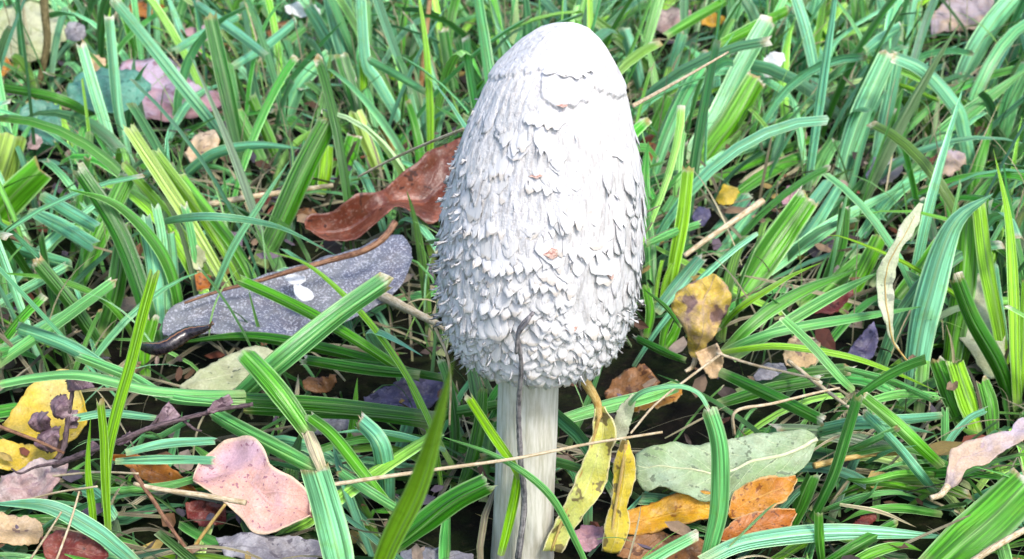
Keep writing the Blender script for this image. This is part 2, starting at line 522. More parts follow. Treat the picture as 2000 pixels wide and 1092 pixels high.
    # torn ledges made of neighbouring scales, and bruised scales, where the photograph shows them
    def spot(px, pyy):
        z = zpx(pyy)
        for _ in range(6):
            cx, r = cap_cr(z)
            sx = max(-.97, min(.97, (on_Y(px, pyy, -.02).x - cx) / r)); th = math.asin(sx)
            z = on_Y(px, pyy, -r * math.cos(th)).z
        return th, z
    for (x0, x1, yy, ln, lf) in [(935, 1050, 500, .0052, .0030), (915, 985, 420, .0068, .0022), (1000, 1040, 555, .005, .0026), (1045, 1095, 540, .005, .0026), (950, 1010, 590, .0046, .0026), (1060, 1125, 628, .0046, .0026),
                                 (1080, 1160, 138, .0026, .0016), (1040, 1110, 222, .0045, .0014), (1085, 1130, 400, .0070, .0020), (1040, 1090, 345, .0055, .0018), (930, 1000, 300, .0080, .0012), (990, 1040, 250, .007, .0010), (1120, 1200, 470, .006, .0012)]:
        x = x0
        while x <= x1:
            e = (x - x0) / (x1 - x0) * 2 - 1
            th, z = spot(x, yy - 12 + 9 * (1 - e * e) + rnd.uniform(-2, 2))
            cand.append((th, z, rnd.uniform(.0034, .0050), ln * rnd.uniform(.85, 1.1), lf * rnd.uniform(.8, 1.15), rnd.choice((0, 1, 2, 5, 6, 7)), rnd.uniform(-.15, .15), 'k'))
            x += rnd.uniform(13, 19)
    for (px, pyy, wd, ln) in [(1062, 478, .0052, .0036), (1074, 482, .004, .003), (1195, 522, .0035, .0034), (1108, 632, .0045, .0030), (1072, 645, .0035, .0026), (935, 650, .0035, .0034), (1040, 340, .0040, .0016), (1095, 198, .003, .0016)]:
        th, z = spot(px, pyy)
        cand.append((th, z, wd, ln, .0016, 5, rnd.uniform(-.3, .3), 'b'))
    def frame(c):
        th, z, wd, ln, lf, k, yaw, mt = c
        z = min(max(z, ZB + .0005), ZT)
        P = cap_point(th, z); A = cap_point(th, max(z - .002, ZB)); B = cap_point(th + .05, z)
        cx, r = cap_cr(z)
        q = Vector((math.sin(th), -math.cos(th), 0))
        dn = A - P
        r1 = cap_cr(max(z - .003, ZB))[1]; r0 = cap_cr(min(z + .003, ZT))[1]
        dn = (q * (r1 - r0) / .006 + Vector((0, 0, -1))).normalized()
        sd_ = Vector((math.cos(th), math.sin(th), 0))
        nn = sd_.cross(dn); nn = nn if nn.dot(q) > 0 else -nn
        c_, s_ = math.cos(yaw), math.sin(yaw)
        x = sd_ * c_ + dn * s_; y = dn * c_ - sd_ * s_
        return P, x * wd, y * ln, nn * lf
    def weight(c):
        return (2 if c[7] else 0) + math.cos(c[0]) * 1.0 + c[2] * c[3] * 9000
    cand.sort(key=weight, reverse=True)
    for c in cand[:300]:
        P, x, y, nn = frame(c)
        o = bpy.data.objects.new('scale', mebr if c[7] == 'b' else meshes[c[5]])
        col.objects.link(o); o.parent = cap
        M = Matrix.Identity(4)
        for a, vv in enumerate((x, y, nn)): M.col[a][:3] = vv
        M.translation = P - base
        o.matrix_local = M
        if c[7] == 'b': o['label'] = 'reddish brown bruised scale'
    V = []; Fc = []
    for c in cand[300:]:
        P, x, y, nn = frame(c)
        p, f = shapes[c[5]]
        k0 = len(V)
        V += [P + x * q[0] + y * q[1] + nn * q[2] for q in p]
        Fc += [tuple(i + k0 for i in g) for g in f]
    s = mesh_obj('small_scales', V, Fc, capm, base, cap)
    s['kind'] = 'stuff'
    return root
build_mushroom()

# ------------------------------------------------------------------ leaves
def resample(pts, n):
    P = [Vector((a[0], a[1], 0)) for a in pts]
    d = [0.0]
    for a, b in zip(P, P[1:]): d.append(d[-1] + (b - a).length)
    return [(q.x, q.y) for q in spline(P, n)]
SPECIAL = {}
def leaf_mesh(name, L, Rr, mat, c, n, parent, origin, curl=.0, bend=.0, amp=.0011, fold=.0, nu=17, nv=37, rag=1.9, fr=90, seed=0, thick=.0004, prob=.90, ripple=0.0, wave=0.0):
    n = Vector(n).normalized()
    A = resample(L, nv); B = resample(Rr, nv)
    size = max((on_plane(*A[nv // 2], c, n) - on_plane(*B[nv // 2], c, n)).length, .004)
    V = []; uv = []
    for j in range(nv):
        v = j / (nv - 1)
        for i in range(nu):
            u = i / (nu - 1)
            x = A[j][0] * (1 - u) + B[j][0] * u; y = A[j][1] * (1 - u) + B[j][1] * u
            if i in (0, nu - 1):
                x += rag * noise.noise(Vector((v * 16, u * 7, seed + 3))) * 2; y += rag * noise.noise(Vector((v * 16, u * 7, seed + 8))) * 2
            p = on_plane(x, y, c, n)
            uu = 2 * u - 1
            d = curl * uu * uu * size + bend * (2 * v - 1) ** 2 * size + fold * abs(uu) * size
            d += amp * noise.noise(p * fr + Vector((seed, 0, 0))) * 2.0 + amp * .8 * noise.noise(p * fr * 2.7 + Vector((0, seed, 0))) + amp * .8 * (.4 - abs(noise.noise(p * fr * 1.6 + Vector((seed, seed, 0)))))
            d += ripple * size * math.sin(v * 17 + seed) * uu * uu + wave * size * math.sin(v * 6.3 + seed + uu)
            V.append(p + n * d); uv.append((u, v))
    for k in range(len(V)):
        if V[k].z < .0015: V[k].z = .0015
    Fc = []
    for j in range(nv - 1):
        for i in range(nu - 1):
            a = j * nu + i; Fc.append((a, a + 1, a + nu + 1, a + nu))
    o = mesh_obj(name, V, Fc, mat, origin, parent, uv=uv)
    sm = o.modifiers.new('thickness', 'SOLIDIFY'); sm.thickness = thick; sm.offset = 0
    occupy(V, prob, 1)
    return o, V
LEAFCOUNT = [0]
def leaf(name, label, L, Rr, mat, h=.012, Y=None, n=(0, -.3, 1), stalk=None, rib=False, stalk_w=8, stalk_mat=None, group=None, cat='leaf', **kw):
    LEAFCOUNT[0] += 1
    xs = [p[0] for p in L + Rr]; ys = [p[1] for p in L + Rr]
    mx, my = (min(xs) + max(xs)) / 2, (min(ys) + max(ys)) / 2
    c = on_Y(mx, my, Y) if Y is not None else on_h(mx, my, h)
    nn = Vector(n).normalized()
    org = on_plane(mx, max(ys), c, nn)
    root = empty(name, org)
    tag(root, label, cat, group)
    kw.setdefault('seed', LEAFCOUNT[0] * 3.7)
    o, V = leaf_mesh('leaf_blade', L, Rr, mat, c, n, root, org, **kw)
    nu = kw.get('nu', 17); nv = kw.get('nv', 37)
    sc = depth_of(c) / FPX
    if rib:
        P = [V[j * nu + nu // 2] + nn * .0003 for j in range(0, int(nv * .92))]
        v_, f_, u_ = tube(P, lambda t: (1 - .75 * t) * stalk_w * .42 * sc, 6)
        mesh_obj('midrib', v_, f_, stalk_mat or YSTALK, org, root, uv=u_)
    if stalk:
        P = spline([on_plane(x, y, c, nn) + nn * .0006 for x, y in stalk], 18)
        for p in P: p.z = max(p.z, .002)
        v_, f_, u_ = tube(P, lambda t: (.8 + .35 * t) * stalk_w * .5 * sc, 7, .15)
        mesh_obj('stalk', v_, f_, stalk_mat or YSTALK, org, root, uv=u_)
        occupy(P, .9, 0)
    return root

LM = leaf_material
M_grey = LM('grey_speckled_leaf', (.115, .125, .175), (.17, .18, .20), (.50, .51, .57), .555, 1300, None, rough=.7, scale=38, tf=.02, spot_f=.6)
M_red = LM('red_brown_leaf', (.12, .028, .013), (.26, .085, .048), (.04, .014, .012), .62, 220, (.09, .02, .014), .6, .34, 75, nv=6, spec=.6)
M_olive = LM('pale_olive_leaf', (.38, .42, .22), (.46, .48, .30), (.10, .12, .07), .68, 500, (.5, .5, .32), .35, .5, 50)
M_yel = LM('yellow_leaf', (.66, .46, .035), (.62, .50, .15), (.30, .17, .03), .68, 400, (.6, .48, .12), .3, .5, 40)
M_purp = LM('shrivelled_purple_leaf', (.17, .10, .13), (.33, .23, .26), (.07, .035, .05), .60, 300, (.10, .05, .07), .6, .6, 120, nv=7)
M_pinkgrey = LM('pink_grey_leaf', (.40, .26, .25), (.52, .42, .40), (.30, .20, .22), .62, 400, (.36, .25, .27), .5, .6, 80)
M_pink = LM('pink_leaf', (.68, .38, .30), (.52, .34, .40), (.24, .10, .14), .625, 700, (.45, .28, .33), .25, .5, 38, edge=(.74, .58, .40), nv=4)
M_orbr = LM('orange_brown_leaf', (.46, .17, .022), (.30, .09, .018), (.10, .03, .012), .60, 420, (.18, .06, .02), .5, .45, 70)
M_dred = LM('dark_red_leaf', (.15, .020, .016), (.26, .06, .04), (.05, .012, .01), .62, 300, (.3, .12, .08), .4, .4, 80)
M_tan = LM('tan_leaf', (.55, .38, .20), (.62, .48, .33), (.18, .11, .09), .66, 300, (.36, .24, .15), .5, .55, 60)
M_dgrey = LM('weathered_grey_leaf', (.20, .19, .22), (.40, .39, .42), (.10, .09, .11), .62, 400, (.16, .15, .18), .6, .6, 70)
M_ylg = LM('yellow_spotted_leaf', (.55, .58, .16), (.60, .54, .08), (.12, .085, .04), .555, 230, (.62, .58, .28), .4, .5, 50, edge=(.66, .60, .35))
M_ygold = LM('yellow_gold_spotted_leaf', (.62, .47, .03), (.50, .42, .06), (.11, .075, .03), .55, 230, (.66, .56, .2), .4, .5, 50, edge=(.68, .62, .40))
M_ggrn = LM('grey_green_leaf', (.23, .34, .14), (.36, .46, .30), (.13, .17, .10), .625, 420, (.56, .64, .38), .85, .5, 45, nv=9, blot=(.35, .65), bump=1.0)
M_gold = LM('golden_leaf', (.62, .34, .012), (.55, .26, .02), (.26, .10, .01), .66, 300, (.42, .20, .02), .3, .45, 60, edge=(.30, .13, .02))
M_orange = LM('orange_rust_leaf', (.50, .21, .016), (.40, .13, .012), (.17, .05, .008), .60, 600, (.60, .35, .08), .4, .42, 50, edge=(.60, .42, .18))
M_rust = LM('rust_leaf', (.42, .13, .012), (.36, .10, .012), (.14, .035, .008), .58, 650, (.46, .18, .03), .3, .42, 50, edge=(.60, .40, .2))
M_brown = LM('brown_leaf', (.20, .085, .025), (.30, .14, .05), (.08, .03, .015), .62, 300, (.12, .05, .02), .5, .5, 70)
M_dry = LM('dried_tan_yellow_leaf', (.56, .40, .07), (.46, .30, .22), (.15, .09, .10), .54, 110, (.34, .24, .18), .5, .5, 60, nv=11, bump=1.0)
M_paleright = LM('pale_tan_lilac_leaf', (.52, .38, .27), (.44, .37, .42), (.36, .26, .30), .66, 300, (.42, .33, .33), .5, .5, 45)
M_serr = LM('pale_serrated_leaf', (.46, .52, .33), (.52, .53, .40), (.25, .28, .20), .64, 400, (.60, .62, .44), .5, .55, 50)
M_cream = LM('cream_leaf', (.48, .52, .28), (.56, .58, .40), (.36, .38, .2), .70, 200, (.5, .52, .3), .3, .5, 40)
M_violet = LM('dark_violet_leaf', (.065, .06, .13), (.13, .115, .21), (.03, .025, .06), .62, 300, (.04, .03, .08), .5, .45, 60)
M_teal = LM('teal_leaf', (.07, .27, .19), (.12, .33, .25), (.05, .16, .12), .66, 200, (.18, .38, .28), .3, .4, 40)
M_lilac = LM('pink_lilac_leaf', (.46, .25, .28), (.50, .40, .52), (.28, .15, .2), .6, 160, (.34, .2, .26), .5, .5, 35)
M_white = LM('white_petal', (.82, .83, .84), (.74, .75, .76), None, rough=.5, scale=200, tf=.1)

leaf('grey_leaf', 'grey speckled oval leaf lying behind the mushroom, white petals on it',
     [(318, 652), (330, 612), (380, 590), (450, 570), (520, 548), (600, 525), (680, 495), (740, 468), (785, 462), (803, 490)],
     [(322, 660), (350, 664), (400, 662), (470, 660), (540, 664), (610, 658), (680, 638), (740, 604), (785, 565), (806, 510)],
     M_grey, h=.022, n=(0, -.30, 1), amp=.0012, curl=.05, fr=40, seed=4)
for lab, L, Rr in [('small white petal with rounded end on the grey speckled leaf', [(574, 556), (575, 575), (590, 592), (608, 590)], [(584, 556), (597, 565), (610, 572), (613, 582)]),
                   ('narrow white petal tip lying across another petal on the grey leaf', [(556, 543), (575, 538), (592, 540), (597, 545)], [(557, 548), (568, 556), (585, 560), (597, 551)])]:
    leaf('petal', lab, L, Rr, M_white, h=.0275, n=(0, -.45, 1), cat='petal', group='white petals on the grey leaf', nu=9, nv=13, amp=.0006, fr=150, curl=.12, rag=.3)
leaf('brown_leaf', 'glossy red brown curled leaf beside the cap above the grey leaf',
     [(597, 455), (604, 432), (650, 422), (700, 396), (740, 385), (770, 358), (812, 330), (845, 298), (900, 284)],
     [(597, 462), (640, 480), (695, 478), (735, 450), (775, 425), (805, 440), (845, 455), (870, 430), (905, 390)],
     M_red, h=.032, n=(.1, -.8, .8), amp=.0032, fold=.42, fr=48, ripple=.09, curl=.1, seed=9)
leaf('olive_leaf', 'pale olive speckled leaf half under grass below the slug',
     [(352, 758), (395, 722), (445, 692), (495, 678), (540, 688)], [(354, 762), (420, 768), (475, 758), (515, 738), (545, 708)], M_olive, h=.016, n=(0, -.5, 1))
leaf('yellow_leaf', 'broad yellow leaf behind the shrivelled purple leaf', [(8, 835), (50, 775), (95, 738), (130, 728), (150, 745)],
     [(12, 845), (70, 862), (130, 870), (172, 830), (158, 760)], M_yel, h=.014, n=(0, -.7, 1), curl=.08)
leaf('yellow_leaf', 'dull yellow leaf under the thin brown stalk below the broad yellow leaf', [(-20, 862), (50, 868), (112, 880)], [(-20, 918), (45, 920), (85, 908), (112, 888)], M_yel, h=.012, n=(0, -.5, 1))
leaf('crumpled_leaf', 'crumpled pinkish grey leaf under the dark twig end', [(-15, 945), (40, 922), (85, 902), (135, 905)], [(-10, 985), (55, 985), (100, 975), (132, 935)],
     M_pinkgrey, h=.013, n=(0, -.6, 1), amp=.0028, fr=110)
leaf('pink_leaf', 'speckled pink two lobed leaf lying in the grass',
     [(384, 946), (402, 906), (434, 872), (466, 862), (502, 868), (524, 894), (538, 926), (581, 948), (606, 973), (612, 1012)],
     [(384, 950), (412, 972), (442, 992), (475, 1019), (498, 1047), (534, 1050), (560, 1041), (590, 1030), (612, 1019)],
     M_pink, h=.018, n=(-.1, -.7, 1), amp=.0022, fr=55, fold=.14, rag=.5, seed=2)
leaf('curled_leaf', 'orange brown curled leaf with dark rim beside the pink leaf', [(212, 893), (262, 890), (315, 903), (350, 926), (388, 962)], [(214, 897), (252, 915), (285, 940), (330, 956), (384, 966)],
     M_orbr, h=.014, n=(.1, -.9, .7), amp=.0018, fold=.2, fr=60)
leaf('red_leaf', 'small dark red leaf tucked under the pink leaf', [(362, 985), (400, 975), (440, 985)], [(366, 1012), (400, 1030), (440, 1018)], M_dred, h=.008, n=(0, -.6, 1), amp=.002)
leaf('tan_leaf', 'tan leaf with dark grey patch beside the dark red leaf', [(-25, 1005), (30, 1006), (75, 1014), (84, 1034)], [(-25, 1062), (35, 1070), (66, 1062), (84, 1042)], M_tan, h=.012, n=(0, -.6, 1), amp=.0018)
leaf('red_leaf', 'dark red brown leaf beside the tan leaf under thin straws', [(82, 1052), (130, 1040), (180, 1055), (212, 1082)], [(88, 1090), (140, 1110), (190, 1110), (212, 1090)], M_dred, h=.012, n=(0, -.6, 1), amp=.002, ripple=.06)
leaf('grey_leaf', 'weathered grey leaf partly under the pink leaf', [(420, 1048), (510, 1045), (590, 1052), (650, 1068)], [(440, 1090), (530, 1108), (600, 1100), (650, 1082)], M_dgrey, h=.007, n=(0, -.5, 1), amp=.0018)
leaf('grey_leaf', 'pale weathered grey leaf before the mushroom stem', [(782, 1076), (850, 1068), (925, 1086)], [(780, 1115), (860, 1125), (925, 1104)], M_dgrey, h=.006, n=(0, -.5, 1), amp=.0014)
leaf('grey_leaf', 'small weathered grey leaf under the dark green horizontal blades', [(610, 830), (640, 815), (690, 822)], [(606, 845), (650, 848), (692, 838)], M_dgrey, h=.012, n=(0, -.5, 1), amp=.0015)
leaf('green_leaf', 'pale grey green leaf with cream midrib and rounded worn tip',
     [(1596, 853), (1580, 842), (1523, 840), (1451, 850), (1380, 864), (1326, 868), (1272, 876), (1241, 890)],
     [(1597, 858), (1580, 898), (1541, 932), (1487, 946), (1430, 974), (1375, 974), (1300, 958), (1262, 964), (1242, 940)],
     M_ggrn, h=.024, n=(0, -.62, 1), amp=.0022, fr=55, rib=True, stalk_w=11, stalk_mat=CREAMST, seed=6, ripple=.03)
leaf('golden_leaf', 'golden yellow leaf under the grey green leaf', [(1220, 1005), (1262, 985), (1330, 965), (1400, 968), (1432, 985)], [(1224, 1046), (1270, 1043), (1330, 1030), (1390, 1012), (1432, 992)],
     M_gold, h=.012, n=(0, -.75, 1), amp=.0016, curl=.1)
leaf('orange_leaf', 'orange brown leaf with pale edge leaning on the grey green leaf', [(1420, 1008), (1430, 968), (1458, 946), (1505, 936), (1552, 930)], [(1428, 1016), (1460, 1010), (1502, 996), (1538, 974), (1556, 938)],
     M_orange, h=.017, n=(.1, -.8, 1), amp=.0012, fold=.1)
leaf('rust_leaf', 'rusty orange spotted leaf below the orange brown leaf', [(1404, 1048), (1440, 1013), (1500, 996), (1552, 996)], [(1408, 1056), (1465, 1062), (1530, 1044), (1556, 1004)], M_rust, h=.013, n=(0, -.8, 1), amp=.0010, curl=.08)
leaf('brown_leaf', 'dark brown leaf on the soil under the golden leaf', [(1205, 1055), (1280, 1042), (1350, 1048), (1420, 1056)], [(1205, 1088), (1290, 1105), (1350, 1100), (1420, 1080)], M_brown, h=.005, n=(0, -.5, 1), amp=.0016)
leaf('orange_leaf', 'small orange leaf under the thin arching strand', [(1232, 800), (1260, 780), (1300, 762), (1332, 760)], [(1236, 806), (1280, 800), (1318, 784), (1332, 768)], M_orange, h=.012, n=(0, -.6, 1), amp=.0012)
leaf('dried_leaf', 'dried yellow and brown leaf hanging in the grass beside the cap',
     [(1357, 702), (1342, 662), (1326, 622), (1316, 588), (1345, 556), (1392, 535)], [(1363, 702), (1388, 668), (1408, 636), (1424, 602), (1423, 566), (1397, 537)],
     M_dry, h=.034, n=(.15, -1, .5), amp=.0042, fr=95, stalk=[(1338, 726), (1352, 716), (1358, 700)], stalk_w=10, stalk_mat=STRAW, fold=-.12, ripple=.04)
leaf('crumpled_leaf', 'crumpled tan leaf scrap below the dried yellow leaf', [(1358, 688), (1368, 715), (1388, 740)], [(1398, 672), (1412, 705), (1402, 738)], M_tan, h=.022, n=(0, -1, .6), amp=.0025, fr=130, nv=19)
leaf('pale_leaf', 'pale tan and lilac leaf with short stalk lying over the grass', [(1846, 950), (1846, 915), (1858, 880), (1916, 857), (1970, 846), (1982, 825), (2030, 800)],
     [(1856, 954), (1873, 946), (1886, 920), (1923, 911), (1959, 884), (2030, 850)], M_paleright, h=.034, n=(.1, -.75, 1), amp=.0018, stalk=[(1816, 974), (1836, 968), (1850, 950)], stalk_w=13, stalk_mat=STRAW, fold=.1)
leaf('serrated_leaf', 'narrow pale green leaf with toothed edge standing among grass', [(1768, 704), (1740, 661), (1722, 621), (1715, 570), (1715, 522), (1733, 489), (1762, 434), (1797, 396)],
     [(1772, 704), (1756, 680), (1744, 639), (1744, 588), (1748, 526), (1759, 486), (1784, 453), (1806, 398)], M_serr, h=.05, n=(.2, -1, .5), amp=.0012, rag=2.2, rib=True, stalk_w=5, nv=45)
leaf('cream_leaf', 'flat cream leaf behind the broad upright blades', [(1930, 740), (1895, 690), (1868, 640), (1880, 535)], [(1950, 740), (1962, 680), (1955, 600), (1925, 530)], M_cream, h=.018, n=(0, -.5, 1))
leaf('red_leaf', 'dark red leaf between the long green blades', [(1585, 602), (1610, 580), (1640, 568), (1665, 566)], [(1590, 616), (1625, 616), (1648, 598), (1666, 576)], M_dred, h=.02, n=(0, -.7, 1), amp=.0012)
leaf('violet_leaf', 'dark violet leaf in the shade left of the stem', [(710, 775), (760, 752), (810, 735), (870, 728)], [(715, 792), (780, 798), (835, 796), (872, 765)], M_violet, h=.012, n=(0, -.6, 1), amp=.0018)
leaf('violet_leaf', 'slate blue leaf fragment behind the toothed pale leaf', [(1655, 690), (1678, 655), (1706, 632)], [(1665, 704), (1702, 700), (1716, 665)], M_violet, h=.016, n=(0, -.6, 1), amp=.0015)
leaf('tan_leaf', 'small tan leaf under the crossing green blades', [(1530, 690), (1542, 664), (1560, 652), (1590, 656)], [(1536, 710), (1570, 716), (1598, 702), (1602, 672)], M_tan, h=.02, n=(0, -.6, 1), amp=.0014)
# further back
BG = [('lilac_leaf', 'big pink and lilac leaf behind the teal leaf in far grass', [(215, 160), (255, 118), (320, 115), (365, 150), (445, 195)], [(222, 180), (250, 222), (300, 236), (375, 230), (445, 212)], M_lilac, .02),
      ('teal_leaf', 'teal oval leaf lying on the pink and lilac leaf', [(130, 178), (160, 140), (210, 128), (262, 140), (295, 165)], [(132, 186), (170, 212), (222, 226), (268, 202), (295, 174)], M_teal, .034),
      ('teal_leaf', 'small teal leaf near the olive twig', [(26, 228), (60, 203), (112, 203), (120, 230)], [(28, 246), (60, 272), (102, 284), (120, 256)], M_teal, .02),
      ('cream_leaf', 'large cream green leaf behind the olive twig', [(-30, 30), (40, 0), (100, 12), (135, 60)], [(-30, 108), (50, 120), (105, 104), (135, 75)], M_cream, .02),
      ('pale_leaf', 'bluish white leaf tip beside the large cream leaf', [(126, 62), (140, 46), (166, 50)], [(130, 78), (150, 84), (168, 66)], M_dgrey, .03),
      ('orange_leaf', 'orange leaf scrap at the edge below the cream leaf', [(-12, 118), (10, 112), (26, 128)], [(-12, 145), (10, 150), (26, 138)], M_orange, .02),
      ('peach_leaf', 'peach leaf scrap beside the teal oval leaf', [(172, 122), (188, 112), (208, 120)], [(174, 134), (190, 140), (208, 130)], M_tan, .03),
      ('peach_leaf', 'peach brown leaf behind the pale arching blade', [(362, 300), (385, 262), (420, 255)], [(372, 318), (415, 312), (432, 280)], M_tan, .02),
      ('lilac_leaf', 'grey lilac leaf in far grass beyond the pink leaf', [(340, 80), (370, 55), (410, 55)], [(345, 100), (385, 108), (418, 78)], M_lilac, .02),
      ('brown_leaf', 'brown orange leaf curled in far grass', [(240, 20), (270, 5), (320, 10)], [(245, 28), (285, 34), (322, 20)], M_orbr, .02),
      ('brown_leaf', 'dark brown leaf in far grass beneath long teal blades', [(520, 60), (540, 42), (565, 48)], [(524, 72), (548, 78), (566, 60)], M_brown, .02),
      ('pale_leaf', 'whitish ragged leaf at far edge among teal blades', [(556, 12), (590, 2), (625, 22)], [(560, 24), (596, 30), (626, 30)], M_white, .03),
      ('orange_leaf', 'bright orange leaf scrap in far grass', [(1366, 40), (1388, 26), (1416, 32)], [(1370, 48), (1395, 50), (1416, 40)], M_gold, .025),
      ('tan_leaf', 'pinkish dead leaf in far grass right of cap', [(1265, 40), (1300, 15), (1350, 22)], [(1268, 60), (1310, 66), (1350, 40)], M_pinkgrey, .015),
      ('pale_leaf', 'torn white leaf shreds in far grass', [(1480, 140), (1498, 112), (1530, 108)], [(1486, 152), (1510, 150), (1534, 122)], M_white, .035),
      ('pale_leaf', 'large whitish dead leaf at the far edge of lawn', [(1815, 40), (1850, 0), (1905, -12), (1965, -5)], [(1820, 66), (1870, 62), (1932, 54), (1968, 24)], M_paleright, .02),
      ('tan_leaf', 'tan pink leaf with flat end behind the teal arch', [(1828, 312), (1840, 298), (1884, 300)], [(1830, 340), (1860, 342), (1886, 322)], M_paleright, .025),
      ('grey_leaf', 'grey flat leaf behind the bluish striped blades', [(1690, 340), (1715, 312), (1762, 312)], [(1694, 352), (1730, 356), (1764, 332)], M_dgrey, .02),
      ('violet_leaf', 'slate blue leaf scrap right of the cap', [(1350, 428), (1362, 410), (1385, 408)], [(1354, 440), (1372, 442), (1388, 424)], M_violet, .02),
      ('tan_leaf', 'yellow tan leaf scrap right of the cap', [(1398, 392), (1412, 368), (1440, 362)], [(1404, 402), (1428, 402), (1444, 380)], M_yel, .02),
      ('lilac_leaf', 'lilac leaf scrap beside the broad vivid blade', [(1525, 384), (1540, 364), (1560, 362)], [(1530, 394), (1550, 396), (1564, 376)], M_lilac, .02),
      ('brown_leaf', 'brown leaf scrap touching the right side of cap', [(1258, 300), (1272, 280), (1300, 288)], [(1262, 316), (1284, 318), (1302, 302)], M_orbr, .02),
      ('brown_leaf', 'brown leaf scrap behind the arching teal blade', [(550, 412), (590, 408), (640, 420)], [(552, 424), (600, 436), (640, 430)], M_brown, .012),
      ('tan_leaf', 'cream tan leaf scrap under yellow striped blades', [(366, 500), (380, 480), (400, 492)], [(370, 522), (388, 520), (402, 506)], M_cream, .02),
      ('orange_leaf', 'small rusty leaf scrap under yellow striped blades', [(380, 540), (392, 532), (412, 540)], [(384, 562), (396, 566), (412, 552)], M_rust, .02),
      ('pink_leaf', 'pale pink leaf scrap near frayed white blade tips', [(52, 285), (62, 262), (80, 268)], [(58, 300), (74, 300), (84, 284)], M_pinkgrey, .02),
      ('brown_leaf', 'olive brown leaf under dark horizontal blades', [(590, 745), (620, 735), (655, 733)], [(594, 760), (625, 764), (658, 748)], M_brown, .012),
      ('lilac_leaf', 'purple leaf scrap between the yellow leaf halves', [(1120, 1040), (1140, 1022), (1178, 1025)], [(1126, 1068), (1150, 1078), (1180, 1060)], M_lilac, .006),
      ('brown_leaf', 'dark brown rotting leaf in shade under the cap', [(1180, 770), (1210, 735), (1260, 720)], [(1190, 790), (1240, 790), (1290, 750)], M_brown, .006),
      ('grey_leaf', 'grey crumpled leaf under the crossing straws', [(1470, 740), (1490, 716), (1530, 708)], [(1474, 752), (1500, 750), (1534, 728)], M_dgrey, .018),
      ('red_leaf', 'small crimson leaf scrap above the pale horizontal blade', [(1660, 1030), (1685, 1012), (1706, 1004)], [(1666, 1040), (1692, 1034), (1710, 1016)], M_dred, .01)]
for (nm, lab, L, Rr, mt, h) in BG:
    leaf(nm, lab, L, Rr, mt, h=h, n=(random.uniform(-.2, .2), -random.uniform(.4, .8), 1), amp=.0022, nu=11, nv=21, prob=.85)

# yellow leaf standing beside the stem, torn into strips
def standing_yellow():
    c = on_Y(1150, 950, -.004); n = Vector((.1, -1, .25))
    org = on_Y(1130, 1078, -.004)
    r = empty('yellow_leaf', org)
    tag(r, 'tall yellow spotted leaf in two twisted strips beside the mushroom stem', 'leaf')
    leaf_mesh('strip', [(1161, 797), (1154, 854), (1136, 901), (1100, 984), (1057, 1072)], [(1180, 793), (1200, 833), (1193, 880), (1179, 951), (1143, 998), (1096, 1076)], M_ylg, c, n, r, org, amp=.0014, fold=.18, seed=3, fr=60)
    leaf_mesh('strip', [(1216, 860), (1200, 901), (1197, 969), (1182, 1023), (1174, 1075)], [(1227, 860), (1240, 901), (1241, 933), (1226, 987), (1230, 1030), (1208, 1079)], M_ygold, c, n, r, org, amp=.0014, fold=-.16, seed=8, fr=60)
    leaf_mesh('strip', [(1186, 850), (1200, 820), (1208, 795), (1232, 768)], [(1222, 868), (1230, 835), (1238, 800), (1240, 768)], M_serr, c + Vector((0, .004, 0)), n, r, org, amp=.0012, seed=5, fr=60)
    P = spline([on_plane(x, y, c, n.normalized()) for x, y in [(1170, 815), (1166, 785), (1150, 757), (1136, 733)]], 14)
    v_, f_, u_ = tube(P, lambda t: .0011 + .0006 * t, 8, .12)
    mesh_obj('stalk', v_, f_, YSTALK, org, r, uv=u_)
    for pl in ([(1172, 805), (1150, 880), (1118, 960), (1076, 1074)], [(1222, 866), (1212, 930), (1200, 1000), (1190, 1076)]):
        P = spline([on_plane(x, y, c, n.normalized()) - Vector((0, .0007, 0)) for x, y in pl], 20)
        v_, f_, u_ = tube(P, lambda t: .0006 - .0002 * t, 6)
        mesh_obj('midrib', v_, f_, YSTALK, org, r, uv=u_)
standing_yellow()

# shrivelled purple leaf: four puckered lobes on one dark stalk
def shrivelled():
    c = on_h(120, 800, .030); n = Vector((0, -1, .6)); org = on_plane(110, 905, c, n.normalized())
    r = empty('shrivelled_leaf', org)
    tag(r, 'shrivelled purple brown leaf of puckered lobes before the yellow leaf', 'leaf')
    for k, (L, Rr) in enumerate([([(122, 732), (128, 750), (136, 766)], [(150, 724), (168, 738), (176, 756)]), ([(98, 795), (104, 774), (126, 770)], [(104, 815), (128, 816), (136, 786)]),
                   ([(58, 832), (62, 808), (92, 804)], [(64, 842), (92, 846), (104, 820)]), ([(68, 862), (84, 838), (112, 832)], [(76, 878), (102, 882), (121, 854)]), ([(126, 836), (128, 808), (138, 800)], [(142, 836), (150, 816), (146, 800)])]):
        leaf_mesh('lobe', L, Rr, M_purp, c, n, r, org, amp=.0028, fr=170, curl=-.25, seed=k * 5 + 1, nv=19, rag=2.5)
    P = spline([on_plane(x, y, c, n.normalized()) + Vector((0, .002, 0)) for x, y in [(108, 905), (122, 880), (128, 840), (134, 800), (140, 765), (150, 742)]], 26)
    v_, f_, u_ = tube(P, lambda t: .0011 - .0005 * t, 7, .5, 3)
    mesh_obj('stalk', v_, f_, TWIG, org, r, uv=u_)
shrivelled()

